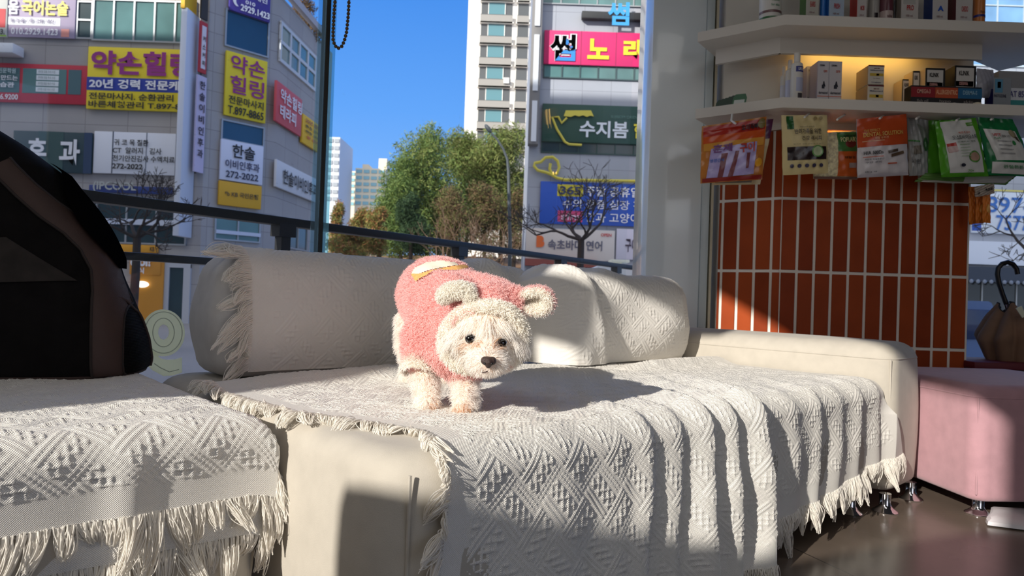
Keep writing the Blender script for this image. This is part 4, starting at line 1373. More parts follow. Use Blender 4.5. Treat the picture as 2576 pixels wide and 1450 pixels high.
# --- throw over the long back cushion, and the one over the cushion by the armrest ---
def over_cushion(name, label, s0, s1, tf, tb, ztop, seed, bulge, leftfr, notch, zb=0.41, flare=0.0, res=0.0028):
    r_ = 0.085
    hgt = ztop - r_ - zb
    dpt = (tb - tf) - 2 * r_
    Ltot = hgt + r_ * math.pi / 2 + dpt + r_ * math.pi / 2 + 0.12
    nu, nv = int((s1 - s0) / res), int(Ltot / res)
    a, p = np.meshgrid(np.linspace(0, 1, nu), np.linspace(0, Ltot, nv), indexing='ij')
    s = s0 + (s1 - s0) * a
    q1 = np.clip(p / hgt, 0, 1); p2 = np.clip(p - hgt, 0, r_ * math.pi / 2) / r_
    p3 = np.clip(p - hgt - r_ * math.pi / 2, 0, dpt); p4 = np.clip(p - hgt - r_ * math.pi / 2 - dpt, 0, r_ * math.pi / 2) / r_
    p5 = np.clip(p - hgt - r_ * math.pi - dpt, 0, None)
    t = tf + r_ - r_ * np.cos(p2) + p3 + r_ * np.sin(p4)
    z = zb + hgt * q1 + r_ * np.sin(p2) - r_ * (1 - np.cos(p4)) - p5
    on_face = np.clip(1 - p2, 0, 1)
    off = 0.007 + 0.014 * np.sin(math.pi * q1) * (p < hgt)
    # ends follow the rounded cushion
    for e0, sg in ((s0, 1), (s1, -1)):
        x = np.clip(1 - np.abs(s - e0) / 0.09, 0, 1)
        nk = notch[0 if sg > 0 else 1]
        t = t + x ** 2.2 * nk * 0.07 * np.interp(p, [0, hgt, hgt + r_ * math.pi + dpt], [1, 1, 0.05 if nk > 1 else -0.6])
        z = z - x ** 2.2 * min(notch[0 if sg > 0 else 1], 0.8) * 0.06 * np.clip((p / hgt - 0.45) / 0.55, 0, 1)
    off = off + 0.005 * smooth_noise(s, p, 0.3, seed) * 0.7 + bulge(s, p, hgt)
    off = np.maximum(off, 0.004)
    P = s[..., None] * SU + t[..., None] * SN + z[..., None] * UP
    N = gridN(P)
    if np.dot(N[nu // 2, 4], SN) > 0: N = -N
    P = P + N * off[..., None]
    edge = np.clip((np.minimum(s - s0, np.where(np.array(leftfr) > 0, s1 - s, 9)) / 0.055 - 0.8) / 0.2, 0, 1)
    P = P + N * (knit(s + 0.03 * seed, p + 0.02 * seed) * edge * 1.0)[..., None]
    t_ = thing(name, label, 'throw blanket', S((s0 + s1) / 2, (tf + tb) / 2, 0.39))
    grid_obj('cloth', P, t_, throw_m, (s, p))
    return t_, P, hgt, p


def bulge1(s, p, h):
    c = 1.50 + 0.0 * p
    return 0.02 * np.exp(-((s - 1.58 + 0.15 * p) / 0.05) ** 2) + 0.015 * np.exp(-((s - 0.95 - 0.1 * p) / 0.02) ** 2) * np.clip((p - .1) / .2, 0, 1) * 0.25
th2, P2, h2, pp2 = over_cushion('throw_blanket', 'white fringed throw hung over the long back cushion behind the dog', 0.700, 1.72, 1.70, 1.93, 0.714, 5, bulge1, 0, (0, 0.3))
i0 = np.where(pp2[0] < h2 + 0.13)[0]
idx = i0[np.linspace(2, len(i0) - 1, 170).astype(int)]
up_ = np.clip((pp2[0, idx] - h2 * 0.75) / (h2 * 0.4), 0, 1)[:, None]
fringe(th2, P2[0, idx], -SU * (0.9 + 0.5 * up_) - SN * (0.35 - 0.1 * up_) - UP * (0.32 - 0.42 * up_), 0.068, 8, per=6, clump=8, droop=0.22)


def bulge2(s, p, h):
    f = 0.022 * np.exp(-((s - 1.80 + 0.25 * p) / 0.035) ** 2) + 0.020 * np.exp(-((s - 1.93 + 0.1 * p) / 0.06) ** 2) * np.clip((p - 0.15) / 0.2, 0, 1)
    x = np.clip((s - 1.86) / 0.30, 0, 1)
    f = f + 0.055 * (x * x * (3 - 2 * x)) * np.clip(1 - (s - 2.2) / 0.14, 0, 1) * np.clip(p / 0.12, 0, 1) ** 0.5 * np.clip((h + 0.12 - p) / 0.12, 0, 1)
    return f + 0.03 * np.exp(-((s - 1.72) / 0.05) ** 2) * np.clip(1 - p / 0.15, 0, 1)
th3, P3, h3, pp3 = over_cushion('throw_blanket', 'white woven throw on the back cushion next to the armrest, with a sunlit streak', 1.60, 2.335, 1.50, 1.74, 0.702, 9, bulge2, 0, (3.0, 0.8), zb=0.405)

# --- throw on the left module ------------------------------------------------------
def drape_axis(x, lim, r):
    """unfolded coordinate -> (position, drop, lean)"""
    over = x - (lim - r)
    th = np.clip(over / r, 0, math.pi / 2)
    return np.where(over < 0, x, lim - r + r * np.sin(th)), np.where(over < 0, 0, r - r * np.cos(th)) + np.clip(over - r * math.pi / 2, 0, None), np.sin(th)


def left_throw(name, label, sides, fronts, lift, seed, par=None, zoff=0.0, part='cloth'):
    nu, nv = 440, 400
    a, b = np.meshgrid(np.linspace(-0.60, sides, nu), np.linspace(-1.90, fronts, nv), indexing='ij')
    a = a + 0.012 * np.sin(b * 14 + seed)
    s, d1, n1 = drape_axis(a, MR + 0.006 + lift, 0.05)
    bt, d2, n2 = drape_axis(b, -(MF - 0.006) + lift, 0.05)
    t = -bt
    z = 0.394 + lift - np.maximum(d1, d2) - 0.35 * np.minimum(d1, d2)
    off = 0.005 * smooth_noise(a, b, 0.25, seed) * (0.4 + 0.6 * np.clip(d2 * 20, 0, 1)) + 0.004
    off = off + 0.012 * np.exp(-((a - 0.0 - 0.2 * (b + 1.2)) / 0.04) ** 2) * np.clip(d2 / 0.06, 0, 1) + 0.010 * np.exp(-((a - 0.30) / 0.03) ** 2) * np.clip(d2 / 0.06, 0, 1)
    # spread the draped corner outwards
    cor = np.clip(np.minimum(d1, d2) / 0.05, 0, 1)
    P = s[..., None] * SU + t[..., None] * SN + z[..., None] * UP
    N = gridN(P)
    if N[10, 10, 2] < 0: N = -N
    P = P + N * np.maximum(off, 0.001)[..., None] + (SU * 0.5 - SN * 0.5)[None, None] * (cor * 0.012)[..., None]
    edge = np.clip((np.minimum(sides - a, fronts - b) / 0.05 - 0.8) / 0.2, 0, 1)
    P = P + N * (knit(a * 0.92 + 0.4, b * 0.92, 1.0) * edge)[..., None]
    return P, a, b, d1, d2
P4, a4, b4, d14, d24 = left_throw('', '', MR + 0.075, -MF + 0.115, 0.004, 1)
th4 = thing('throw_blanket', 'white fringed throw over the left sofa module, under the black pet bag', 'throw blanket', S(0, 1.5, 0.39))
grid_obj('cloth', P4, th4, throw_m, (a4, b4))
idx = np.linspace(40, P4.shape[0] - 1, 330).astype(int)
fringe(th4, P4[idx, -1], np.tile(-SN * 0.35 - UP * 0.8, (len(idx), 1)), 0.056, 14, per=6, clump=9, droop=0.8)
idx = np.linspace(150, P4.shape[1] - 1, 190).astype(int)
fringe(th4, P4[-1, idx], np.tile(SU * 0.22 - UP * 0.8, (len(idx), 1)), 0.06, 15, per=5, clump=9, droop=0.8)
P5, *_ = left_throw('', '', MR + 0.02, -MF + 0.165, -0.004, 2)
k0 = 300
grid_obj('under_layer', P5[:, k0:], th4, throw_m, (a4[:, k0:], b4[:, k0:]))
idx = np.linspace(40, P5.shape[0] - 1, 280).astype(int)
fringe(th4, P5[idx, -1], np.tile(-SN * 0.25 - UP * 0.85, (len(idx), 1)), 0.05, 16, per=6, clump=9, droop=0.8, name='fringe')

# ================================================================== PET BAG, DECAL, CHAIN, UMBRELLA, PACKET
BA = math.radians(14)
BXv = np.array([math.cos(BA), math.sin(BA), 0]); BYv = np.array([-math.sin(BA), math.cos(BA), 0])
BCn = np.array([-1.205, 1.645, 0])                  # centre of the bag on the module
BH = [(0.400, 0.295, 0.155), (0.408, 0.312, 0.168), (0.43, 0.316, 0.17), (0.48, 0.308, 0.168), (0.54, 0.290, 0.165), (0.58, 0.274, 0.16), (0.63, 0.252, 0.15),
      (0.68, 0.236, 0.14), (0.73, 0.202, 0.13), (0.79, 0.162, 0.12), (0.845, 0.126, 0.11), (0.88, 0.110, 0.10), (0.91, 0.070, 0.085), (0.94, 0.030, 0.07), (0.97, -0.02, 0.055)]
_bz = np.array([b[0] for b in BH]); _ba = np.array([b[1] for b in BH]); _bb = np.array([b[2] for b in BH])
AL0 = -0.62
def bag_half(z): return np.interp(z, _bz, _ba), np.interp(z, _bz, _bb)
def bag_pt(ang, z, off=0.0, n=3.2):
    """ang 0 = right end, -90 deg = front"""
    a, b = bag_half(z)
    ac = (a - 0.32 - 0.06 * (z - .4)) / 2 - 0.0
    hw = a - ac
    ca, sa = np.cos(ang), np.sin(ang)
    x = np.sign(ca) * np.abs(ca) ** (2 / n); y = np.sign(sa) * np.abs(sa) ** (2 / n)
    A = ac + (hw + off) * x; B = (b + off) * y
    return BCn + A[..., None] * BXv + B[..., None] * BYv + z[..., None] * UP
bag = thing('pet_carrier_bag', 'black soft pet carrier bag with brown trim standing on the left module', 'pet carrier', BCn + UP * 0.40)
angs = np.linspace(0, 2 * np.pi, 97); zs = np.r_[np.linspace(0.400, 0.43, 8), np.linspace(0.44, 0.97, 44)]
A2, Z2 = np.meshgrid(angs, zs, indexing='ij')
P = bag_pt(A2, Z2)
blk = M('bag_black', (17, 15, 15), 0.95, var=0.3, vscale=18, bump=0.5, bscale=500, spec=0.15)
mb = MB(); mb.grid(P); 
mb.add(P[:-1, -1], [list(range(96))]); mb.add(P[:-1, 0], [list(range(96))[::-1]])
mb.build('body', blk, bag, smooth=60)
brn = M('bag_brown_trim', (62, 44, 38), 0.7, var=0.15, vscale=14, bump=0.3, bscale=300)
# brown band: down the front edge, then sweeping up to the left over the front
def front_ang(a_pos, z, n=3.2):
    a, b = bag_half(z); ac = (a - 0.32 - 0.06 * (z - .4)) / 2; hw = a - ac
    x = np.clip((a_pos - ac) / hw, -1, 1)
    ca = np.sign(x) * np.abs(x) ** (n / 2)
    return -np.arccos(np.clip(ca, -1, 1))
def bag_a(px, py, dy=-0.14):
    q = on_plane(px, py, BCn + BYv * dy, BYv)
    return np.dot(q - BCn, BXv), q[2]
path = [(-30, 400, 50), (40, 470, 50), (100, 522, 52), (160, 565, 52), (208, 612, 54), (240, 668, 58), (252, 730, 60), (256, 800, 60), (260, 880, 62), (262, 955, 62)]
cs = [bag_a(p[0], p[1]) for p in path]
tt = np.linspace(0, len(path) - 1, 70)
ca_ = np.interp(tt, range(len(path)), [c[0] for c in cs]); cz_ = np.interp(tt, range(len(path)), [c[1] for c in cs]); cw_ = np.interp(tt, range(len(path)), [p[2] * 1.5 / 1750 / 2 for p in path])
tg = np.c_[np.gradient(ca_), np.gradient(cz_)]; tg /= np.linalg.norm(tg, axis=1, keepdims=True); nr = np.c_[-tg[:, 1], tg[:, 0]]
ww = np.linspace(-1, 1, 11)
aa = ca_[:, None] + nr[:, 0:1] * cw_[:, None] * ww; zz = np.clip(cz_[:, None] + nr[:, 1:2] * cw_[:, None] * ww, 0.405, 0.965)
P = bag_pt(front_ang(aa, zz), zz, 0.004 + 0.004 * (1 - ww[None, :] ** 2))
mb = MB(); mb.grid(P); mb.build('trim_band', brn, bag, smooth=180)
for k in (0, -1):
    mb = MB(); mb.tube(P[:, k], 0.003, 6); mb.build('piping', M('bag_piping', (40, 30, 27), 0.8), bag)
# net window on the right end
zz = np.linspace(0.412, 0.585, 26)
mb = MB()
aw0 = np.radians(-38); G_ = []
for z in zz:
    f = (z - 0.412) / (0.585 - 0.412)
    spread = math.sqrt(max(0, 1 - f ** 3))
    G_.append([bag_pt(np.array(np.radians(8) + (aw0 - np.radians(8)) * (0.5 + (u - 0.5) * max(spread, .05))), np.array(z), 0.0035) for u in np.linspace(0, 1, 12)])
P = np.array(G_); mb.grid(P)
netm = M('bag_net', (18, 18, 18), 0.8, spec=0.08)
nt = netm.node_tree; wv = nt.nodes.new('ShaderNodeTexWave'); wv.bands_direction = 'Z'; wv.inputs['Scale'].default_value = 90
tc_ = nt.nodes.new('ShaderNodeTexCoord'); bp_ = nt.nodes.new('ShaderNodeBump'); bp_.inputs['Distance'].default_value = 0.003; bp_.inputs['Strength'].default_value = 0.8
nt.links.new(tc_.outputs['Object'], wv.inputs[0]); nt.links.new(wv.outputs['Fac'], bp_.inputs['Height']); nt.links.new(bp_.outputs[0], nt.nodes['Principled BSDF'].inputs['Normal'])
mb.build('net_window', netm, bag, smooth=180)
mb = MB(); mb.tube(np.vstack([P[:, -1], P[::-1, 0]]), 0.004, 6); mb.build('piping', brn, bag)
# glossy strap flap along the upper right outline
zz = np.linspace(0.655, 0.90, 24)
G_ = []
for i, z in enumerate(zz):
    f = i / 23; wd = 0.2 + 0.35 * math.sin(math.pi * min(1, f * 1.05)) 
    G_.append([bag_pt(np.array(np.radians(12 - 70 * u * wd)), np.array(z), 0.010 + 0.022 * math.sin(math.pi * f) * (1 - u * .5)) for u in np.linspace(0, 1, 8)])
mb = MB(); mb.grid(np.array(G_)); mb.build('strap_flap', M('bag_strap', (9, 9, 10), 0.95, spec=0.0), bag, smooth=180)
# front pocket panel, a little greyer
def pocket(pxs, mat, nm, off):
    poly_ = [bag_a(*p) for p in pxs]
    us = np.linspace(0, 1, 18)
    top = np.array([poly_[0], poly_[1]]); bot = np.array([poly_[3], poly_[2]])
    G = []
    for u in us:
        pa = top[0] + (top[1] - top[0]) * u; pb = bot[0] + (bot[1] - bot[0]) * u
        G.append([pa + (pb - pa) * v for v in us])
    G = np.array(G)
    P = bag_pt(front_ang(G[..., 0], np.clip(G[..., 1], .405, .965)), np.clip(G[..., 1], .405, .965), off)
    mb = MB(); mb.grid(P); mb.build(nm, mat, bag, smooth=180)
pocket([(-60, 600), (10, 596), (185, 706), (-60, 712)], M('bag_panel', (38, 33, 30), 0.95, var=0.3, vscale=30), 'front_panel', 0.004)
mb = MB(); mb.tube([bag_pt(np.array(x), np.array(0.404), 0.002) for x in np.linspace(-2.6, 0.4, 60)], 0.004, 6); mb.build('base_piping', brn, bag)

# numeral decal on the glass
GP = S(0, WT - 0.006, 0)
g_ = lambda x, y, lift=0.0: on_plane(x, y, GP - SN * lift, SN)
dec = thing('numeral_decal', 'large pale numeral 9 decal stuck on the window between bag and cushion', 'decal', g_(415, 948))
mb = MB(); n_ = 56
A1 = np.linspace(0, 2 * np.pi, n_, endpoint=False)
inn = [(412 + 14 * math.cos(a), 836 + 19 * math.sin(a)) for a in A1]
outr = [(411 + 54 * math.cos(a), 838 + 59 * math.sin(a)) for a in A1]
Pr = np.array([[g_(*p) for p in inn], [g_(*p) for p in outr]])
Pb = Pr + SN * 0.004
V = np.vstack([Pr[0], Pr[1], Pb[0], Pb[1]]); F = []
for i in range(n_):
    j = (i + 1) % n_
    F += [[i, j, n_ + j, n_ + i], [n_ + i, n_ + j, 3 * n_ + j, 3 * n_ + i], [j, i, 2 * n_ + i, 2 * n_ + j], [2 * n_ + j, 2 * n_ + i, 3 * n_ + i, 3 * n_ + j]]
mb.add(V, F)
tail = [(358, 852), (357, 885), (364, 912), (384, 932), (412, 947), (436, 945), (458, 938), (458, 900), (440, 905), (420, 906), (404, 902), (392, 890), (376, 880)]
mb.prism([g_(*p, 0.001) for p in tail], SN * 0.004)
decm = M('decal_vinyl', (254, 255, 232), 0.6, transl=0.7)
mb.build('numeral', decm, dec, smooth=0)
ol = M('decal_outline', (196, 200, 180), 0.6)
for rx, ry in ((27, 36), (47, 52)):
    mb = MB(); mb.tube([g_(411.5 + rx * math.cos(a), 837 + ry * math.sin(a), 0.002) for a in A1], 0.0012, 5, closed=True); mb.build('outline', ol, dec)
mb = MB(); mb.tube([g_(*p, 0.002) for p in ((388, 915), (404, 926), (426, 936), (450, 930))], 0.0012, 5); mb.build('outline', ol, dec)

# bead chain of the roller blind
CP = S(0, WT - 0.05, 0)
cpt = lambda x, y: on_plane(x, y, CP, SN)
way = np.array([(846, -60), (843, 0), (840, 40), (838, 80), (838, 100), (842, 114), (850, 122), (859, 118), (866, 104), (872, 80), (876, 40), (878, 0), (880, -60)], float)
seg = np.r_[0, np.cumsum(np.linalg.norm(np.diff(way, axis=0), axis=1))]
q = np.arange(0, seg[-1], 9.4)
mb = MB(); cp_ = [cpt(np.interp(x, seg, way[:, 0]), np.interp(x, seg, way[:, 1])) for x in q]
for p in cp_: mb.ell(p, 0.0058, 0.0058, 0.0058, nu=10, nv=6)
mb.tube(cp_, 0.0015, 5)
ch = mb.build('blind_chain', M('chain_bead', (96, 74, 40), 0.35, metal=0.5), None)
tag(ch, 'loop of brown metal beads of a roller blind hanging beside glass joint', 'chain')

# umbrella in its stand
UYD = 3.02
up_ = lambda x, y, d=UYD: at_y(x, y, d)
um = thing('umbrella', 'loosely folded beige umbrella with black crook handle at right picture edge', 'umbrella', up_(2560, 930))
mb = MB(); hk = [(2560, 690), (2557, 676), (2548, 665), (2535, 660), (2521, 664), (2511, 675), (2509, 690), (2513, 712), (2522, 740), (2532, 766)]
mb.tube([up_(*p) for p in hk], 0.0105, 10); mb.build('handle', M('umbrella_handle', (22, 18, 18), 0.35), um)
mb = MB(); mb.tube([up_(2532, 764), up_(2536, 778)], 0.011, 12); mb.build('ferrule', chrome, um)
ax0, ax1 = up_(2534, 772), up_(2556, 1010)
axd = ax1 - ax0; La = np.linalg.norm(axd); axd /= La
e1 = np.cross(axd, (0, 1, 0)); e1 /= np.linalg.norm(e1); e2 = np.cross(axd, e1)
mb = MB(); mb.tube([ax0, ax1], 0.007, 8); mb.build('shaft', M('umbrella_shaft', (60, 56, 52), 0.4), um)
G_ = []
for i in range(30):
    f = i / 29
    row = []
    for a in np.linspace(0, 2 * np.pi, 97):
        R = np.interp(f, [0, 0.12, 0.3, 0.5, 0.8, 1], [0.035, 0.085, 0.135, 0.11, 0.05, 0.012])
        fl = 0.72 + 0.28 * abs(math.cos(4 * a + 0.4)) ** 0.7
        l = f * La + 0.02 * math.sin(3 * a) * (1 - f) ** 2
        tw = a + 0.5 * f
        row.append(ax0 + axd * l + (e1 * math.cos(tw) + e2 * math.sin(tw)) * R * fl)
    G_.append(row)
G_ = np.array(G_)
mb = MB(); mb.grid(G_); mb.build('canopy', M('umbrella_cloth', (138, 106, 84), 0.85, var=0.1, vscale=20, bump=.2, transl=0.2), um, smooth=180)
mb = MB(); mb.tube(G_[0, :-1], 0.003, 5, closed=True); mb.build('edge_binding', M('umbrella_binding', (30, 24, 24), 0.7), um)
mb = MB(); mb.prism([up_(2556, 776, 2.9), up_(2570, 770, 2.9), up_(2582, 796, 2.9), up_(2572, 800, 2.9)], (0, 0.004, 0)); mb.build('tag', K(214, 218, 196), um)
st = thing('umbrella_stand', 'low dark umbrella stand with red rim behind the pink ottoman', 'umbrella stand', (2.15, 3.02, 0))
zt_ = at_y(2480, 908, 2.95)[2]
mb = MB(); x0_ = at_y(2441, 910, 2.9)[0]
mb.box2((x0_, 2.88, 0), (x0_ + .55, 3.16, zt_ - 0.02), bev=.01); mb.build('body', K(26, 22, 24), st)
mb = MB(); mb.box2((x0_ - .002, 2.87, zt_ - 0.03), (x0_ + .56, 3.17, zt_), bev=.006); mb.build('rim', K(96, 24, 36), st)

# packet on the floor
fz = lambda x, y: at_z(x, y, 0.004)
top = [fz(*p) for p in ((2492, 1284), (2600, 1290), (2620, 1338), (2560, 1332), (2484, 1322), (2479, 1313), (2489, 1300))]
mb = MB()
cpk = np.mean(top, axis=0)
rings = [np.array(top), np.array([cpk + (p - cpk) * .97 + UP * .010 for p in top]), np.array([cpk + (p - cpk) * .8 + UP * .017 for p in top]), np.array([cpk + (p - cpk) * .4 + UP * .019 for p in top])]
n7 = len(top); V = np.vstack(rings); F = [list(range(n7))]
for i in range(3):
    for k in range(n7): F.append([i * n7 + k, i * n7 + (k + 1) % n7, (i + 1) * n7 + (k + 1) % n7, (i + 1) * n7 + k])
F.append([3 * n7 + k for k in range(n7)])
mb.add(V, F)
o = mb.build('paper_packet', M('packet_white', (214, 210, 214), 0.5, bump=.6, bscale=40), None, smooth=30)
tag(o, 'crumpled white paper packet lying on the dark floor by the pink ottoman', 'packet')

# ================================================================== THE DOG
from mathutils.bvhtree import BVHTree


def blob(caps, voxel, name, smooth=10, seg=3):
    """one continuous surface grown round a list of (p0, p1, r0, r1[, squash]) limbs"""
    mb = MB()
    for c in caps:
        p0, p1, r0, r1 = np.array(c[0], float), np.array(c[1], float), c[2], c[3]
        L = np.linalg.norm(p1 - p0)
        n = max(1, int(L / (min(r0, r1) * 0.35)) + 1)
        for k in range(n + 1):
            f = k / n
            sq = c[4] if len(c) > 4 else (1, 1, 1)
            r = r0 + (r1 - r0) * f
            mb.ell(p0 + (p1 - p0) * f, r * sq[0], r * sq[1], r * sq[2], nu=18, nv=12)
    me = mb.mesh(name + '_tmp', np.zeros(3), 0)
    o = bpy.data.objects.new('tmp', me); COL.objects.link(o)
    m = o.modifiers.new('r', 'REMESH'); m.mode = 'VOXEL'; m.voxel_size = voxel
    m2 = o.modifiers.new('s', 'SMOOTH'); m2.iterations = smooth; m2.factor = 0.5
    dg = bpy.context.evaluated_depsgraph_get()
    e = bpy.data.meshes.new_from_object(o.evaluated_get(dg), depsgraph=dg)
    V = np.array([v.co[:] for v in e.vertices]); F = [list(p.vertices) for p in e.polygons]
    bpy.data.objects.remove(o); bpy.data.meshes.remove(me); bpy.data.meshes.remove(e)
    return V, F


def proj(P):
    d = np.asarray(P) - c0
    z = d @ _f
    return IW / 2 + FPX * (d @ CR) / z, IH / 2 - FPX * (d @ CU) / z


def inpoly(x, y, poly):
    poly = np.array(poly, float); r = np.zeros(np.shape(x), bool)
    j = len(poly) - 1
    for i in range(len(poly)):
        xi, yi = poly[i]; xj, yj = poly[j]
        c = ((yi > y) != (yj > y)) & (x < (xj - xi) * (y - yi) / (yj - yi + 1e-12) + xi)
        r ^= c; j = i
    return r


def sample(V, F, n, rng):
    T = []
    for f in F:
        T.append(f[:3])
        if len(f) == 4: T.append([f[0], f[2], f[3]])
    T = np.array(T)
    a, b, c = V[T[:, 0]], V[T[:, 1]], V[T[:, 2]]
    cr = np.cross(b - a, c - a); ar = np.linalg.norm(cr, axis=1)
    k = rng.choice(len(T), n, p=ar / ar.sum())
    u, v = rng.random((2, n)); m = u + v > 1; u[m], v[m] = 1 - u[m], 1 - v[m]
    return a[k] + (b[k] - a[k]) * u[:, None] + (c[k] - a[k]) * v[:, None], cr[k] / ar[k][:, None]


w = at_y
dog = thing('dog', 'small white fluffy dog in pink hooded fleece standing on the white throw', 'dog', w(1110, 1038, 1.45) * np.array([1, 1, 0]) + UP * 0.40)
Rm, Md, Ch = w(1096, 742, 1.64), w(1116, 752, 1.53), w(1138, 815, 1.41)
Nk, Hd = w(1200, 800, 1.345), w(1221, 848, 1.268)
Mz = w(1227, 908, 1.205)
fl0, fl1, fl2, fl3 = w(1075, 850, 1.405), w(1062, 915, 1.385), w(1072, 975, 1.365), w(1076, 1010, 1.348)
fr0, fr1, fr2, fr3 = w(1160, 880, 1.40), w(1166, 935, 1.37), w(1172, 985, 1.345), w(1172, 1016, 1.325)
hl0, hl1, hl2, hl3 = w(1050, 800, 1.66), w(1040, 870, 1.68), w(1034, 920, 1.74), w(1030, 948, 1.72)
hr0, hr1, hr2 = w(1120, 830, 1.66), w(1122, 915, 1.74), w(1120, 945, 1.72)
body_caps = [(Rm, Md, 0.074, 0.07), (Md, Ch, 0.07, 0.07), (Ch, Nk, 0.06, 0.05), (Nk, Hd, 0.05, 0.055), (Hd, Hd, 0.058, 0.058, (1.02, 0.92, 0.98)), (Hd, Mz, 0.042, 0.026),
             (Mz, Mz, 0.029, 0.029, (1.1, 1, .85)),
             (fl0, fl1, 0.034, 0.025), (fl1, fl2, 0.022, 0.018), (fl2, fl3, 0.018, 0.021), (fl3, fl3 + np.array([0, -0.012, -0.004]), 0.021, 0.020),
             (fr0, fr1, 0.034, 0.025), (fr1, fr2, 0.022, 0.018), (fr2, fr3, 0.018, 0.021), (fr3, fr3 + np.array([0, -0.012, -0.004]), 0.021, 0.020),
             (hl0, hl1, 0.045, 0.035), (hl1, hl2, 0.03, 0.018), (hl2, hl3, 0.018, 0.018), (hr0, hr1, 0.045, 0.024), (hr1, hr2, 0.02, 0.018)]
bV, bF = blob(body_caps, 0.0045, 'body')
skin = M('dog_skin', (232, 208, 190), 0.8)
mb = MB(); mb.add(bV, bF); mb.build('body', skin, dog, smooth=180)

# hooded fleece
Hc = w(1220, 838, 1.285)
hood_caps = [(Rm, Md, 0.0865, 0.085), (Md, Ch, 0.085, 0.083), (Ch, w(1180, 830, 1.36), 0.08, 0.075), (w(1210, 762, 1.38), w(1245, 772, 1.345), 0.055, 0.052), (w(1150, 760, 1.42), w(1210, 762, 1.38), 0.062, 0.055),
             (Hc, Hc, 0.072, 0.072, (1.0, 0.9, 0.97)), (w(1222, 800, 1.30), w(1235, 790, 1.30), 0.058, 0.058), (w(1140, 870, 1.37), w(1130, 895, 1.36), 0.055, 0.032), (w(1175, 885, 1.345), w(1190, 870, 1.345), 0.045, 0.045),
             (fl0, w(1063, 890, 1.388), 0.048, 0.036), (w(1090, 845, 1.405), w(1075, 880, 1.39), 0.045, 0.04), (fr0, w(1166, 915, 1.375), 0.046, 0.038),
             (w(1130, 780, 1.43), fl0, 0.06, 0.046)]
hV, hF = blob(hood_caps, 0.0045, 'hoodie', smooth=8)
ring_px = [(1180, 922), (1144, 910), (1124, 880), (1121, 845), (1138, 812), (1172, 786), (1220, 773), (1264, 778), (1298, 802), (1314, 840), (1312, 872), (1296, 898), (1262, 918), (1222, 926)]
ring_y = [1.272, 1.272, 1.272, 1.268, 1.262, 1.252, 1.24, 1.238, 1.245, 1.257, 1.268, 1.275, 1.278, 1.275]
hx, hy = proj(hV)
cut = inpoly(hx, hy, ring_px) & (hV[:, 1] < 1.30)
hem = inpoly(hx, hy, [(985, 900), (1010, 915), (1120, 925), (1120, 1000), (985, 1000)]) & (hV[:, 1] > 1.5)
keep = [f for f in hF if not all(cut[i] for i in f)]
# gentle rumples in the cloth
hN = None
rum = 0.003 * np.sin(hV[:, 2] * 90 + hV[:, 0] * 40) * np.cos(hV[:, 1] * 50 + hV[:, 0] * 70)
cen = hV.mean(0)
hV2 = hV + rum[:, None] * (hV - cen) / np.linalg.norm(hV - cen, axis=1, keepdims=True)
pinkm = M('fleece_pink', (240, 192, 189), 0.95, var=0.08, vscale=40, sheen=0.4)
mb = MB(); mb.add(hV2, keep)
hoodie = mb.build('hoodie', pinkm, dog, smooth=180)
creamm = M('fleece_cream', (236, 226, 212), 0.95, sheen=0.3)
bvh_h = BVHTree.FromPolygons([tuple(v) for v in hV2], keep)
bvh_b = BVHTree.FromPolygons([tuple(v) for v in bV], bF)


def curls(name, Q, Nn, n_pts, length, rad, mat, parent, rng, lay=0.5, comb=None, curl=0.5, jitter=0.5):
    n = len(Q)
    d = Nn + rng.normal(size=(n, 3)) * jitter
    if comb is not None: d = d * (1 - lay) + comb * lay
    d /= np.linalg.norm(d, axis=1, keepdims=True)
    side = np.cross(d, rng.normal(size=(n, 3))); side /= np.maximum(np.linalg.norm(side, axis=1, keepdims=True), 1e-6)
    L = length * (0.6 + 0.7 * rng.random(n)) if np.isscalar(length) else length * (0.7 + 0.5 * rng.random(n))
    P = np.zeros((n, n_pts, 3))
    for k in range(n_pts):
        f = k / (n_pts - 1)
        P[:, k] = Q + d * (L * f)[:, None] + side * (L * curl * f * f)[:, None] + np.array([0, 0, -1]) * (L * 0.28 * f * f)[:, None]
    return hair(name, P, rad * np.linspace(1, 0.45, n_pts), mat, parent)


rg = np.random.default_rng(17)
patch_polys = {
    'cream': [(1036, 692), (1046, 676), (1072, 664), (1110, 658), (1146, 664), (1156, 671), (1120, 677), (1080, 685), (1050, 695)],
    'gold': [(1036, 694), (1052, 694), (1083, 686), (1122, 678), (1158, 671), (1190, 674), (1156, 686), (1118, 697), (1086, 706), (1064, 714), (1046, 710)],
    'ear': [(1046, 708), (1066, 714), (1068, 726), (1060, 737), (1049, 736), (1046, 730), (1052, 722)],
    'dark': [(1058, 716), (1070, 708), (1077, 706), (1070, 716), (1060, 722)]}
Qh, Nh = sample(hV2, keep, 95000, rg)
px_, py_ = proj(Qh)
mask = np.zeros(len(Qh), bool)
for pl in patch_polys.values(): mask |= inpoly(px_, py_, pl) & (Nh[:, 2] > -0.2) & (Qh[:, 1] > 1.45)
Qh, Nh = Qh[~mask], Nh[~mask]
flow = np.tile(np.array([-0.2, 0.2, -0.6]), (len(Qh), 1)) + 0.5 * np.c_[np.sin(Qh[:, 2] * 160), np.cos(Qh[:, 0] * 170), np.sin(Qh[:, 1] * 150)]
fl_m = M('fleece_pink_pile', (250, 208, 204), 0.9, transl=0.3)
curls('fleece_pile', Qh, Nh, 4, 0.0080, 0.00055, fl_m, hoodie, rg, lay=0.38, comb=flow, curl=0.8, jitter=0.5)['kind'] = 'stuff'

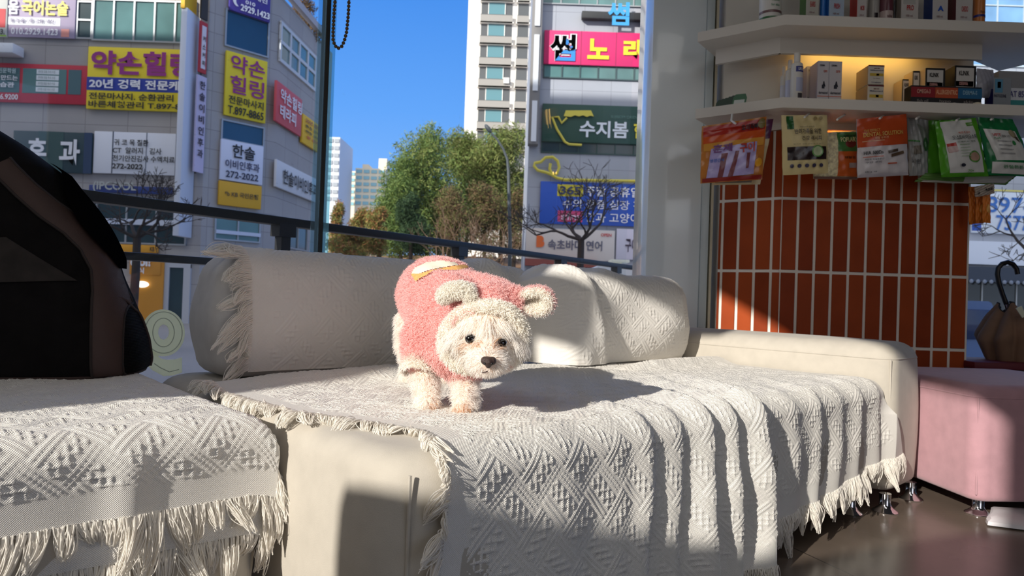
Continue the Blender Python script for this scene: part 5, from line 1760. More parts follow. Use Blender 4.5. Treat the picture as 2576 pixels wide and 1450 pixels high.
# cream trim of the hood
rp_ = np.array([w(x, y, d) for (x, y), d in zip(ring_px, ring_y)])
m_ = len(rp_); fine = []
for i in range(m_):        # closed Catmull-Rom
    p0, p1, p2, p3 = rp_[i - 1], rp_[i], rp_[(i + 1) % m_], rp_[(i + 2) % m_]
    for k in range(6):
        f = k / 6
        fine.append(0.5 * ((2 * p1) + (-p0 + p2) * f + (2 * p0 - 5 * p1 + 4 * p2 - p3) * f * f + (-p0 + 3 * p1 - 3 * p2 + p3) * f ** 3))
mbt = MB(); mbt.tube(fine, 0.0118, 12, closed=True)
trim = mbt.build('hood_trim', creamm, hoodie, smooth=180)
cr_m = M('fleece_cream_pile', (250, 246, 238), 0.9, transl=0.35)
def pile(mb_, n, parent, seed, length=0.0046, mat=None, rad=0.0007):
    r = np.random.default_rng(seed)
    q, nn = sample(np.vstack(mb_.V), mb_.F, int(n * 1.5), r)
    o = curls('pile', q, nn, 4, length, rad, mat or cr_m, parent, r, lay=0.0, curl=1.3, jitter=0.9)
    o['kind'] = 'stuff'
    return o
pile(mbt, 9000, trim, 3)
# cuffs
for (p0, p1, r0, r1) in ((w(1060, 903, 1.387), w(1054, 940, 1.374), 0.034, 0.0345), (w(1167, 918, 1.374), w(1169, 940, 1.365), 0.033, 0.030)):
    mbc = MB(); pts = [p0 + (p1 - p0) * f for f in np.linspace(0, 1, 6)]; mbc.tube(pts, np.linspace(r0, r1, 6), 20, caps=False)
    cf = mbc.build('cuff', creamm, hoodie, smooth=180); pile(mbc, 3500, cf, 5)
# hood ears: the far one stands out to the side, the near one is folded over
def ear(cpx, cy, vec_len, vec_wid, tilt, seed):
    c = w(*cpx, cy); eu = np.array(vec_len, float); ev = np.array(vec_wid, float)
    lu, lv = np.linalg.norm(eu), np.linalg.norm(ev)
    n = np.cross(eu / lu, ev / lv); n /= np.linalg.norm(n)
    if np.dot(n, c0 - c) < 0: n = -n
    n = n + np.array([0, 0, tilt]); n /= np.linalg.norm(n)
    R, A = np.meshgrid(np.linspace(0, 1, 14), np.linspace(0, 2 * np.pi, 49), indexing='ij')
    X = R * np.cos(A); Y = R * np.sin(A) * (0.78 + 0.30 * (R * np.cos(A)))
    cup = 0.017 * (R ** 2) - 0.006
    inner = c + X[..., None] * eu + Y[..., None] * ev + cup[..., None] * n
    outer = (c + (inner - c) * 1.10 + np.array([0, 0, 0.003])) - n * (0.012 * np.sqrt(np.clip(1 - R ** 2, 0, 1)) + 0.002)[..., None] * 1.4
    mo = MB(); mo.grid(outer, flip=True); mi = MB(); mi.grid(inner)
    bead = MB(); bead.tube(inner[-1, :-1] - n * 0.001, 0.0042, 8, closed=True)
    e = mo.build('hood_ear', pinkm, hoodie, smooth=180); pile(mo, 3500, e, seed, 0.0065, fl_m, 0.0006)
    l = mi.build('ear_lining', creamm, hoodie, smooth=180); pile(mi, 3000, l, seed + 1)
    r = bead.build('ear_rim', creamm, hoodie, smooth=180); pile(bead, 2500, r, seed + 2)
sc = 1.29 / 1750
ear((1340, 757), 1.285, np.array([45 * sc, -0.012, 2 * sc]), np.array([-4 * sc, -0.004, 31 * sc]), 0.0, 31)
mbk = MB(); mbk.tube([w(1276, 762, 1.30), w(1296, 752, 1.295), w(1316, 752, 1.292)], [0.03, 0.022, 0.015], 16)
e_ = mbk.build('hood_ear', pinkm, hoodie, smooth=180); pile(mbk, 2500, e_, 41, 0.0065, fl_m, 0.0006)
mbf = MB(); mbf.tube([w(1114, 752, 1.272), w(1118, 742, 1.262), w(1134, 732, 1.254), w(1156, 728, 1.25), w(1178, 733, 1.252), w(1184, 746, 1.25), w(1172, 752, 1.252)], [0.008, 0.0115, 0.0122, 0.0122, 0.0128, 0.012, 0.008], 14)
e_ = mbf.build('ear_lining', creamm, hoodie, smooth=180); pile(mbf, 6000, e_, 44)
mbk = MB(); mbk.tube([w(1120, 742, 1.285), w(1150, 722, 1.29), w(1185, 730, 1.285)], [0.012, 0.02, 0.014], 14)
e_ = mbk.build('hood_ear', pinkm, hoodie, smooth=180); pile(mbk, 3500, e_, 47, 0.0065, fl_m, 0.0006)

# applique on the back
def applique(poly, name, mat, off):
    xs = np.arange(1020, 1210, 2.0); ys = np.arange(650, 745, 2.0)
    ok = {}; V = []
    for i, x in enumerate(xs):
        for j, y in enumerate(ys):
            if inpoly(np.array(x), np.array(y), poly):
                h = bvh_h.ray_cast(Vector(c0), Vector(ray(x, y)).normalized())
                if h[0] is not None and h[0].y > 1.45:
                    ok[(i, j)] = len(V); V.append(np.array(h[0]) + np.array(h[1]) * off)
    F = [[ok[(i, j)], ok[(i, j + 1)], ok[(i + 1, j + 1)], ok[(i + 1, j)]] for (i, j) in ok if (i, j + 1) in ok and (i + 1, j + 1) in ok and (i + 1, j) in ok]
    if F:
        mb = MB(); mb.add(V, F); return mb.build(name, mat, hoodie, smooth=180)
applique(patch_polys['cream'], 'applique', M('patch_cream', (232, 222, 202), 0.8), 0.004)
applique(patch_polys['gold'], 'applique', M('patch_gold', (222, 170, 100), 0.85, var=.15, vscale=120), 0.006)
applique(patch_polys['ear'], 'applique', M('patch_tan', (222, 184, 130), 0.85), 0.005)
applique(patch_polys['dark'], 'applique', M('patch_dark', (110, 62, 58), 0.85), 0.008)

# coat
def inside_hoodie(Q):
    r = np.zeros(len(Q), bool)
    for i, q in enumerate(Q):
        loc, n, idx, d = bvh_h.find_nearest(Vector(q))
        if loc is not None and (Vector(q) - loc).dot(n) < 0.001 and d < 0.05: r[i] = True
    return r
Q, Nn = sample(bV, bF, 105000, rg)
fx, fy = proj(Q)
face = inpoly(fx, fy, [(1150, 955), (1128, 910), (1121, 880), (1121, 845), (1138, 812), (1172, 786), (1220, 773), (1264, 778), (1298, 802), (1314, 840), (1312, 880), (1300, 915), (1270, 955), (1222, 970)]) & (Q[:, 1] < 1.285) & (Q[:, 2] > 0.455)
leg = (Q[:, 2] < w(1060, 934, 1.38)[2]) & (Q[:, 1] < 1.5) & ~face & (Q[:, 1] > 1.28)
hind = (Q[:, 1] > 1.6) & (fy > 790)
selm = (face | leg | hind)
# not under the fleece
ins = np.zeros(len(Q), bool); ii = np.where(selm & ~face & ~leg)[0]; ins[ii] = inside_hoodie(Q[ii])
Q, Nn, face, leg, hind = [a[selm & ~ins] for a in (Q, Nn, face, leg, hind)]
fx, fy = proj(Q)
brow = w(1226, 868, 1.20)
comb = np.zeros_like(Q)
dv = Q - brow; dv /= np.maximum(np.linalg.norm(dv, axis=1, keepdims=True), 1e-6)
tanv = dv - Nn * np.sum(dv * Nn, 1, keepdims=True)
up_mask = (fy < 848 - 0.012 * np.abs(fx - 1228)) & face
nsp = w(1229, 912, 1.165)
rv = Q - nsp; rv /= np.maximum(np.linalg.norm(rv, axis=1, keepdims=True), 1e-6)
rt_ = rv - Nn * np.sum(rv * Nn, 1, keepdims=True)
comb[face] = (rt_ + np.array([0, 0, -0.10]))[face]
dl_ = np.clip((fy - 905) / 30, 0, 1)[:, None]
comb[face] = (comb + dl_ * np.array([0, 0, -0.25]))[face]
part = np.clip((fx - 1228) / 30, -1, 1)[:, None] * np.array([1.0, 0, 0])
comb[up_mask] = (part * 0.55 + np.array([0, -0.2, -0.95]))[up_mask]
comb[leg | hind] = (np.array([0, 0, -0.55]) + rg.normal(size=Q.shape) * 0.5)[leg | hind]
comb /= np.maximum(np.linalg.norm(comb, axis=1, keepdims=True), 1e-6)
Ln = np.where(face, 0.019, 0.015)
Ln = np.where(up_mask, 0.034, Ln)
mzd = np.linalg.norm(Q - w(1229, 914, 1.165), axis=1)
Ln = np.where(face & (mzd < 0.05), 0.009 + 0.009 * np.clip(mzd / 0.05, 0, 1), Ln)
Ln = np.where(leg & (Q[:, 2] < 0.425), 0.010, Ln)
Ln = np.where(face & (fy > 900), Ln * np.clip(1 - (fy - 900) / 70, 0.42, 1), Ln)
eyes = [(1184, 853), (1262, 863)]
near_eye = np.zeros(len(Q), bool)
for ex, ey in eyes:
    near_eye |= (np.hypot(fx - ex, (fy - ey) * 1.2) < 11)
    Ln = np.where((np.abs(fx - ex) < 16) & (fy < ey + 4) & (fy > ey - 60) & face, np.clip((ey - fy - 9) * 0.00062, 0.003, 0.03), Ln)
nose_px = np.hypot((fx - 1229) / 17, (fy - 914) / 14) < 1
kp = ~((near_eye | nose_px) & face)
Q, Nn, comb, Ln, face, leg, hind = [a[kp] for a in (Q, Nn, comb, Ln, face, leg, hind)]
coat_m = M('dog_coat', (255, 251, 246), 0.75, transl=0.5)
n = len(Q); lay = np.where(face, np.where((fy < 850)[:len(face)] if False else (proj(Q)[1] < 850), 0.80, 0.66), 0.5)[:, None]
d = Nn * (1 - lay) + comb * lay + rg.normal(size=Q.shape) * np.where(face, 0.07, 0.16)[:, None]
# clumps: neighbours share a wobble
cell = np.floor((Q + 0.002 * np.sin(Q[:, [1, 2, 0]] * 300)) / 0.011).astype(int); hsh = (cell[:, 0] * 73856093 ^ cell[:, 1] * 19349663 ^ cell[:, 2] * 83492791) % 4096
tab = np.random.default_rng(2).normal(size=(4096, 3))
d = d + tab[hsh] * np.where(face, 0.14, 0.32)[:, None]
d /= np.linalg.norm(d, axis=1, keepdims=True)
side = tab[(hsh * 7 + 3) % 4096]; side = side - d * np.sum(side * d, 1, keepdims=True); side /= np.maximum(np.linalg.norm(side, axis=1, keepdims=True), 1e-6)
K_ = 6; P = np.zeros((n, K_, 3)); L = Ln * (0.65 + 0.6 * rg.random(n)); ph = rg.random(n) * 6.28
cu_ = np.where(face, 0.10, 0.26)
for k in range(K_):
    f = k / (K_ - 1)
    P[:, k] = Q + d * (L * f)[:, None] + side * (L * cu_ * np.sin(f * 4.5))[:, None] + np.array([0, 0, -1]) * (L * 0.35 * f * f)[:, None]
P[:, :, 2] = np.maximum(P[:, :, 2], 0.4005)
gxa, gya = proj(P.reshape(-1, 3)); gxa = gxa.reshape(n, K_); gya = gya.reshape(n, K_)
bad = np.zeros(n, bool)
for (ex, ey) in eyes:
    bad |= (np.hypot(gxa - ex, (gya - ey - 1) * 1.15) < 10.0).any(1) & (rg.random(n) > 0.06)
bad |= (np.hypot((gxa - 1229) / 15, (gya - 914) / 12) < 1).any(1) & (rg.random(n) > 0.03)
P, Q = P[~bad], Q[~bad]; n = len(Q)
gx, gy = proj(Q)
stain = np.zeros(n)
for sx_, sy_, sr_ in ((1203, 868, 15), (1247, 872, 15), (1180, 874, 9), (1092, 1028, 18), (1165, 1030, 18)):
    stain = np.maximum(stain, np.clip(1.4 - np.hypot(gx - sx_, (gy - sy_) * 1.3) / sr_, 0, 1))
st_ = rg.random(n) < stain * 0.75
R_ = 0.00034 * np.linspace(1.15, 0.45, K_)
fur = hair('fur', P[~st_], R_, coat_m, dog); fur['kind'] = 'stuff'
fs_ = hair('stained_fur', P[st_], R_, M('dog_stain', (226, 188, 156), 0.75, transl=0.3), dog); fs_['kind'] = 'stuff'; fs_['label'] = 'tan stained fur'

# eyes, nose, mouth
eyem = M('dog_eye', (14, 10, 9), 0.05, coat=1.0)
for (ex, ey), r in zip(eyes, (0.0094, 0.0088)):
    h = bvh_b.ray_cast(Vector(c0), Vector(ray(ex, ey)).normalized())
    p = np.array(h[0]) + (c0 - np.array(h[0])) / np.linalg.norm(c0 - np.array(h[0])) * 0.001
    mb = MB(); mb.ell(p, r * 1.1, r, r * 0.95, nu=24, nv=16); mb.build('eye', eyem, dog, smooth=180)
h = bvh_b.ray_cast(Vector(c0), Vector(ray(1229, 912)).normalized()); npz = np.array(h[0])
nV, nF = blob([(npz + np.array([-0.006, -0.004, 0.003]), npz + np.array([0.006, -0.004, 0.003]), 0.0075, 0.0075), (npz + np.array([0, -0.007, 0.001]), npz + np.array([0, -0.006, -0.005]), 0.008, 0.005)], 0.0015, 'nose', 4)
mb = MB(); mb.add(nV, nF); nose = mb.build('nose', M('dog_nose', (58, 42, 38), 0.3, bump=0.6, bscale=900), dog, smooth=180)
for sx in (-1, 1):
    mb = MB(); mb.ell(npz + np.array([sx * 0.0055, -0.0115, -0.001]), 0.0026, 0.002, 0.0022, nu=12, nv=8); mb.build('nostril', M('nostril', (12, 8, 8), 0.5), nose, smooth=180)
mp_ = [bvh_b.ray_cast(Vector(c0), Vector(ray(x, y)).normalized())[0] for x, y in ((1211, 937), (1219, 937), (1226, 934))]
mb = MB(); mb.tube([np.array(p) + np.array([0, -0.0055, 0]) for p in mp_ if p is not None], 0.0011, 6); mb.build('mouth', M('dog_mouth', (60, 40, 38), 0.6), dog)

# ================================================================== SHELVES AND GOODS
ZU, ZL = 1.754, 1.43
shelf_m = M('shelf_white', (214, 208, 198), 0.5)
plan_s = [(0.744, 2.91), (1.03, 2.70), (2.42, 2.70), (2.17, 3.14), (1.945, 3.0), (1.945, 2.936), (1.1325, 2.936), (0.925, 3.090), (0.925, 3.13), (0.905, 3.13)]
plan_s = [np.array([a, b, 0]) for a, b in plan_s]
us_ = thing('wall_shelf', 'upper white wraparound shelf crowded with boxes, cut by the top picture edge', 'shelf', (1.5, 2.94, ZU - .04))
mb = MB(); mb.prism([p + UP * ZU for p in plan_s], UP * -0.04); mb.build('board', shelf_m, us_)
ls_ = thing('wall_shelf', 'lower white wraparound shelf with hanging treat bags on its hooks', 'shelf', (1.5, 2.94, ZL - .04))
mb = MB(); mb.prism([p + UP * ZL for p in plan_s], UP * -0.04); mb.build('board', shelf_m, ls_)
vx0, vx1 = at_y(1960, 118, 2.84)[0], at_y(2467, 132, 2.84)[0]
mb = MB(); mb.box2((vx0, 2.83, ZU - .104), (vx1, 2.848, ZU - .04)); mb.slab((vx0, 2.83, ZU - .104), DL * 0.27, UP * 0.064, -NL * 0.018); mb.build('valance', shelf_m, us_)
mb = MB(); mb.box2((1.135, 2.915, ZL - .066), (1.94, 2.928, ZL - .04)); mb.slab(np.array([1.135, 2.915, ZL - .066]), DL * 0.25, UP * 0.026, -NL * 0.012); mb.build('valance', shelf_m, ls_)
# warm strip lamps behind the valances
lx0, lx1 = at_y(2030, 140, 2.88)[0], at_y(2315, 140, 2.88)[0]
ledm = M('led_strip', (255, 190, 90), emit=2.0)
mb = MB(); mb.box2((lx0, 2.872, ZU - .052), (lx1, 2.884, ZU - .043)); mb.build('led_strip', ledm, us_)
area('shelf_strip_light', ((lx0 + lx1) / 2, 2.885, ZU - .056), (0, 0.75, -1), lx1 - lx0, 0.012, 0.26, (1.0, 0.62, 0.16))
lx2, lx3 = at_y(2086, 325, 2.93)[0], at_y(2146, 325, 2.93)[0]
mb = MB(); mb.box2((lx2, 2.932, ZL - .062), (lx3, 2.940, ZL - .054)); mb.build('led_strip', ledm, ls_)
area('shelf_strip_light', ((lx2 + lx3) / 2, 2.934, ZL - .066), (0, 0.1, -1), lx3 - lx2, 0.006, 0.10, (1.0, 0.55, 0.12))

hookm = M('hook_white', (226, 224, 218), 0.4)
hk_px = [[(1842, 288), (1840, 304), (1850, 311)], [(2048, 277), (2024, 295)], [(2143, 277), (2106, 301)], [(2233, 285), (2213, 298)], [(2324, 285), (2305, 299)], [(2420, 294), (2406, 303)], [(2508, 290), (2493, 301)]]
for pts in hk_px:
    q = [at_y(x, y, 2.86 - 0.17 * i / (len(pts) - 1)) for i, (x, y) in enumerate(pts)]
    if len(pts) == 3: q = [at_y(x, y, d) for (x, y), d in zip(pts, (2.76, 2.74, 2.70))]
    q2 = [q[0] * np.array([1, 1, 0]) + UP * (ZL - .039)] + q if len(pts) == 3 else q
    mb = MB(); mb.tube(q, 0.0042, 8); mb.build('hook', hookm, ls_)


class Sheet:
    def __init__(s, quad, y, bulge, tilt=0.0):
        ys = (y, y + 0, y + tilt, y + tilt)
        s.c = [at_y(px, py, yy) for (px, py), yy in zip(quad, ys)]
        s.b = bulge
        s.n = np.cross(s.c[1] - s.c[0], s.c[0] - s.c[3]); s.n /= np.linalg.norm(s.n)
        if s.n[1] > 0: s.n = -s.n
    def __call__(s, u, v, off=0.0, side=1):
        u, v = np.asarray(u, float)[..., None], np.asarray(v, float)[..., None]
        p = (s.c[0] * (1 - u) + s.c[1] * u) * (1 - v) + (s.c[3] * (1 - u) + s.c[2] * u) * v
        vv = np.clip((v - 0.10) / 0.90, 0, 1)
        h = s.b * (np.clip(np.sin(np.pi * np.clip(u, 0, 1)), 0, 1) ** 0.6) * (np.clip(np.sin(np.pi * vv), 0, 1) ** 0.55)
        wr = 0.0022 * np.sin(u * 23 + v * 9) * np.cos(v * 19 - u * 7)
        return p + s.n * (side * h + wr + off)


def pack(name, label, quad, y, bulge, mat, patches=(), texts=(), cat='treat bag', group=None, tilt=0.02):
    sh = Sheet(quad, y, bulge, tilt)
    cen = np.mean(sh.c, axis=0)
    t = thing(name, label, cat, (cen[0], cen[1], min(c[2] for c in sh.c)), group)
    u, v = np.meshgrid(np.linspace(0, 1, 26), np.linspace(0, 1, 30), indexing='ij')
    mb = MB(); mb.grid(sh(u, v), flip=True); mb.grid(sh(u, v, -0.003, -0.6)); mb.build('pouch', mat, t, smooth=180)
    k = 0
    for pt in patches:
        k += 1
        m = pt[-1]
        if pt[0] == 'e':
            _, cu, cv, ru, rv, _m = pt
            R, A = np.meshgrid(np.linspace(0, 1, 6), np.linspace(0, 2 * np.pi, 25), indexing='ij')
            uu, vv = cu + ru * R * np.cos(A), cv + rv * R * np.sin(A)
        elif pt[0] == 'q':       # free quad in u,v: tl tr br bl
            (a, b), (c, d), (e, f), (g, h) = pt[1]
            x, yv = np.meshgrid(np.linspace(0, 1, 14), np.linspace(0, 1, 14), indexing='ij')
            uu = (a * (1 - x) + c * x) * (1 - yv) + (g * (1 - x) + e * x) * yv
            vv = (b * (1 - x) + d * x) * (1 - yv) + (h * (1 - x) + f * x) * yv
        else:
            uu, vv = np.meshgrid(np.linspace(pt[0], pt[2], 14), np.linspace(pt[1], pt[3], 14), indexing='ij')
        mb = MB(); mb.grid(sh(uu, vv, 0.0012 + 0.0006 * k), flip=True); mb.build('print', m, t, smooth=180)
    for tx, u0, v0, u1, v1, m, *bo in texts:
        V, F = text_mesh(tx, bo[0] if bo else 0.02)
        lo, hi = V.min(0), V.max(0); q = (V - lo) / np.maximum(hi - lo, 1e-9)
        P = sh(u0 + (u1 - u0) * q[:, 0], v1 + (v0 - v1) * q[:, 1], 0.0022 + 0.0006 * (k + 1))
        mb = MB(); mb.add(P, F); mb.build('lettering', m, t, smooth=0)
    return t


G = lambda r, g_, b_, ro=0.28: M('pk_%d_%d_%d' % (r, g_, b_), (r, g_, b_), ro)
lil = M('pk_window_lilac', (176, 164, 214), 0.12, var=0.18, vscale=25)
pack('treat_bag', 'crumpled foil treat bag behind the red orange one at the left hook', [(1800, 318), (1946, 299), (1912, 464), (1792, 466)], 2.79, 0.008, G(206, 190, 150), [(0.8, 0, 1, .3, G(90, 40, 80)), (0.05, .8, .8, .97, G(120, 110, 96))],
     [('오븐구이', .45, .84, .85, .9, G(60, 60, 40))])
pack('treat_bag', 'large red and orange foil treat bag with lilac window on the left hook', [(1766, 318), (1929, 293), (1917, 452), (1762, 462)], 2.735, 0.016, G(196, 124, 56, .2),
     [(0.02, 0.03, .98, .2, G(176, 40, 26, .2)), (0.02, .2, .98, .32, G(206, 84, 30, .2)), (0.03, .32, .97, .45, G(214, 150, 60, .2)), ('q', [(.14, .42), (.86, .38), (.84, .9), (.08, .93)], lil),
      ('q', [(.3, .52), (.4, .52), (.34, .92), (.26, .92)], G(124, 66, 72)), ('q', [(.52, .5), (.58, .5), (.5, .92), (.42, .92)], G(124, 66, 72)), ('q', [(.7, .55), (.76, .55), (.74, .8), (.7, .8)], G(124, 66, 72)), (0.02, .92, .98, .99, G(140, 36, 26)),
      ('e', .92, .1, .06, .08, G(120, 104, 50)), ('e', .9, .72, .06, .07, G(226, 160, 40))],
     [('훈제', .16, .36, .46, .5, G(120, 70, 130), .03), ('구이', .58, .38, .82, .54, G(190, 60, 40), .03), ('오리목뼈', .6, .08, .86, .18, G(40, 36, 40), .03), ('영양간식', .12, .6, .34, .66, G(70, 110, 190))])
pack('treat_bag', 'beige treat bag with green tag and dark window, on the second hook', [(1966, 290), (2081, 289), (2083, 436), (1969, 441)], 2.735, 0.018, G(214, 196, 142, .4),
     [(0.1, 0.02, .25, .24, G(36, 92, 42)), (0.09, .54, .95, .76, M('pk_window_dark', (44, 30, 28), 0.2, var=.5, vscale=60)), ('e', .74, .62, .13, .1, G(96, 150, 74)), ('e', .74, .62, .105, .08, G(190, 204, 160))] + [('e', .18 + .16 * i, .86, .045, .033, G(66, 60, 84)) for i in range(5)] + [('e', .72, .06, .04, .03, G(150, 130, 80)), ('e', .84, .06, .04, .03, G(150, 130, 80))],
     [('반려가족을 위한', .24, .24, .82, .33, G(70, 54, 40), .02), ('건강 레시피', .38, .36, .82, .44, G(70, 54, 40), .02), ('natural snack', .36, .19, .68, .22, G(110, 96, 70), 0), ('밀가루 설탕 방부제 무첨가', .2, .485, .85, .51, G(130, 114, 80), 0)])
bits = M('pk_white_bits', (226, 208, 168), 0.5, var=0.45, vscale=70, bump=0.6, bscale=70)
pack('treat_bag', 'clear bag of small cream bone treats with orange and green label', [(2048, 334), (2158, 330), (2156, 452), (2046, 450)], 2.80, 0.016, bits,
     [(0.52, .02, 1.0, .42, G(70, 124, 66)), (0.52, .42, 1.0, .94, G(204, 96, 38)), ('e', .82, .26, .13, .08, G(120, 40, 40)), (.78, .66, .95, .76, G(180, 170, 170)), (0, .95, 1, 1, G(120, 90, 80))],
     [('POPLARY', .58, .12, .98, .22, G(206, 206, 150), .02), ('natural', .66, .06, .94, .11, G(30, 40, 34)), ('덴탈껌', .66, .52, .92, .57, G(70, 40, 30))])
pack('treat_bag', 'orange and white dental treat pouch with gold and black lettering', [(2155, 300), (2280, 287), (2285, 441), (2157, 448)], 2.725, 0.022, G(214, 208, 210, .22),
     [(0.0, 0.0, 1, .49, G(196, 78, 34, .22)), (.08, .39, .5, .405, G(220, 170, 130)), (.08, .655, .46, .67, G(206, 120, 100)), (.55, .78, .73, .8, G(196, 90, 60)), ('q', [(.55, .58), (.75, .555), (.76, .6), (.56, .625)], G(84, 66, 52)), ('q', [(.61, .64), (.87, .595), (.88, .645), (.62, .69)], G(96, 76, 58)), (.02, .95, .98, .99, G(190, 184, 190))],
     [('THE EFFECT', .1, .2, .42, .245, G(220, 170, 80), .01), ('DENTAL SOLUTION', .09, .255, .88, .325, G(222, 176, 84), .02), ('덴탈 솔루션', .3, .335, .56, .375, G(220, 160, 110)), ('H/A 500Da', .09, .565, .45, .625, G(40, 36, 40), .03), ('저분자 히알루론산', .1, .69, .46, .72, G(90, 90, 96)), ('구강 관리', .12, .74, .42, .77, G(90, 90, 96)), ('10g x 10', .12, .9, .34, .93, G(70, 70, 76))])
pack('treat_bag', 'narrow grey pouch with green leaf, half hidden right of the orange pouch', [(2282, 291), (2336, 303), (2334, 441), (2287, 443)], 2.79, 0.014, G(150, 152, 150, .25),
     [('q', [(.45, .1), (1, .2), (1, .5), (.7, .5)], G(120, 128, 118)), (0, .4, .5, .425, G(60, 130, 60)), ('e', .8, .45, .14, .12, G(50, 96, 50)), ('q', [(.2, .5), (.55, .48), (.6, .62), (.2, .64)], G(112, 104, 92))], [('자연', .1, .72, .5, .8, G(96, 96, 96))])
grn, wht = G(84, 160, 40, .2), G(216, 216, 212, .25)
pack('treat_bag', 'green edged white pouch at the back left of the green stack', [(2328, 303), (2410, 300), (2424, 456), (2334, 457)], 2.80, 0.016, grn, [('q', [(.25, .05), (.5, .05), (.62, .9), (.42, .95)], G(186, 196, 180))], [('개껌', .3, .6, .42, .7, G(60, 110, 50))])
pack('treat_bag', 'bright green and white chew pouch at the front of the hanging stack', [(2352, 306), (2456, 296), (2487, 444), (2368, 446)], 2.73, 0.024, grn,
     [('q', [(.1, .02), (.86, .02), (.9, .93), (.16, .93)], wht), (.7, .07, .88, .13, G(96, 160, 60)), ('q', [(.14, .42), (.34, .40), (.36, .56), (.17, .58)], G(190, 60, 50)), ('q', [(.15, .47), (.35, .46), (.36, .56), (.17, .575)], G(206, 180, 176)), ('e', .7, .66, .13, .1, G(90, 150, 60)), ('e', .7, .66, .11, .075, G(186, 150, 130))] + [(.4, .44 + .05 * i, .62, .45 + .05 * i, G(150, 176, 140)) for i in range(5)] + [('e', .42, .8, .05, .03, G(40, 44, 60))],
     [('오스트바이오스틱', .26, .28, .82, .36, G(50, 60, 56), .02), ('바르게 씹는', .42, .22, .7, .26, G(196, 90, 60)), ('오래먹는 개껌', .34, .385, .76, .415, G(90, 110, 90)), ('70g', .5, .88, .64, .93, G(110, 160, 70), .02)])
pack('treat_bag', 'dark green topped white pouch with medal, hanging at right frame edge', [(2459, 295), (2548, 300), (2612, 446), (2486, 440)], 2.735, 0.02, G(26, 118, 66, .22),
     [('q', [(.06, .2), (.86, .22), (.94, .72), (.2, .74)], wht), ('q', [(.1, .77), (.95, .77), (1, .97), (.06, .97)], wht), ('e', .74, .27, .08, .07, G(150, 140, 110)), ('q', [(.74, .32), (.84, .32), (.86, .42), (.79, .38)], G(70, 60, 40)), ('e', .68, .43, .05, .04, G(60, 150, 80))] + [('q', [(.3, .4 + .07 * i), (.6, .4 + .07 * i), (.6, .415 + .07 * i), (.3, .415 + .07 * i)], G(150, 150, 150)) for i in range(4)],
     [('VET', .2, .28, .4, .33, G(190, 70, 70)), ('PLUS', .22, .345, .36, .38, G(40, 130, 70), .02), ('덴탈스틱', .42, .3, .62, .34, G(100, 100, 100)), ('관절튼튼', .28, .82, .7, .88, G(60, 130, 80))])
pack('treat_bag', 'flattened pouch bottoms of green and white under the hanging stack', [(2330, 436), (2560, 440), (2530, 466), (2300, 458)], 2.80, 0.006, G(96, 140, 66), [('q', [(.45, .2), (.98, .1), (.96, .8), (.5, .9)], G(200, 200, 196)), ('q', [(.06, .7), (.5, .75), (.5, .95), (.06, .95)], G(190, 190, 180))])
for i, lab in enumerate(('leftmost narrow orange sachet hanging beside the tiled column', 'middle narrow orange sachet hanging beside the tiled column', 'rightmost narrow orange sachet, with pale patch, beside the tiled column')):
    x = 2437 + 17 * i
    pack('sachet', lab, [(x, 470), (x + 20, 470), (x + 21, 562), (x + 1, 566 - 3 * i)], 2.86 - 0.03 * i, 0.007, G(214, 120, 30, .35), [('e', .6, .6, .25, .12, G(226, 170, 90))] if i else [], cat='sachet')
pack('price_tag', 'small grey paper price tag hanging over the orange sachets', [(2452, 470), (2501, 462), (2502, 487), (2454, 497)], 2.77, 0.001, G(176, 164, 150, .7), [], [('4,000', .5, .3, .9, .6, G(40, 34, 34), .03), ('d', .1, .5, .22, .75, G(60, 50, 50))], cat='price tag')


def sbox(label, x0, x1, yt, zb, yf, depth, mat, bands=(), texts=(), side=None, group=None, name='product_box', cat='box', x_row=240):
    a, b = at_y(x0, x_row, yf)[0], at_y(x1, x_row, yf)[0]
    zt = at_y((x0 + x1) / 2, yt, yf)[2]
    t = thing(name, label, cat, ((a + b) / 2, yf + depth / 2, zb), group)
    mb = MB(); mb.box2((a, yf, zb + .0005), (b, yf + depth, zt), bev=0.0015, seg=1); mb.build('carton', mat, t)
    O = np.array([a, yf, zb]); w_, h_ = b - a, zt - zb; n = np.array([0, -1.0, 0]); ex = np.array([1.0, 0, 0])
    if side:
        mb = MB(); mb.box2((a - .001, yf + .003, zb + .002), (a + .001, yf + depth - .003, zt - .002)); mb.build('side_print', side, t)
    for u0, v0, u1, v1, m in bands:
        mb = MB(); mb.slab(O + ex * (w_ * u0) + UP * (h_ * (1 - v1)), ex * (w_ * (u1 - u0)), UP * (h_ * (v1 - v0)), n * 0.001); mb.build('print', m, t)
    for tx, u0, v0, u1, v1, m, *bo in texts:
        put_text(tx, 'lettering', m, t, O + ex * (w_ * u0) + UP * (h_ * (1 - v1)), ex * (w_ * (u1 - u0)), UP * (h_ * (v1 - v0)), n, bo[0] if bo else 0.02, lift=0.002)
    return t


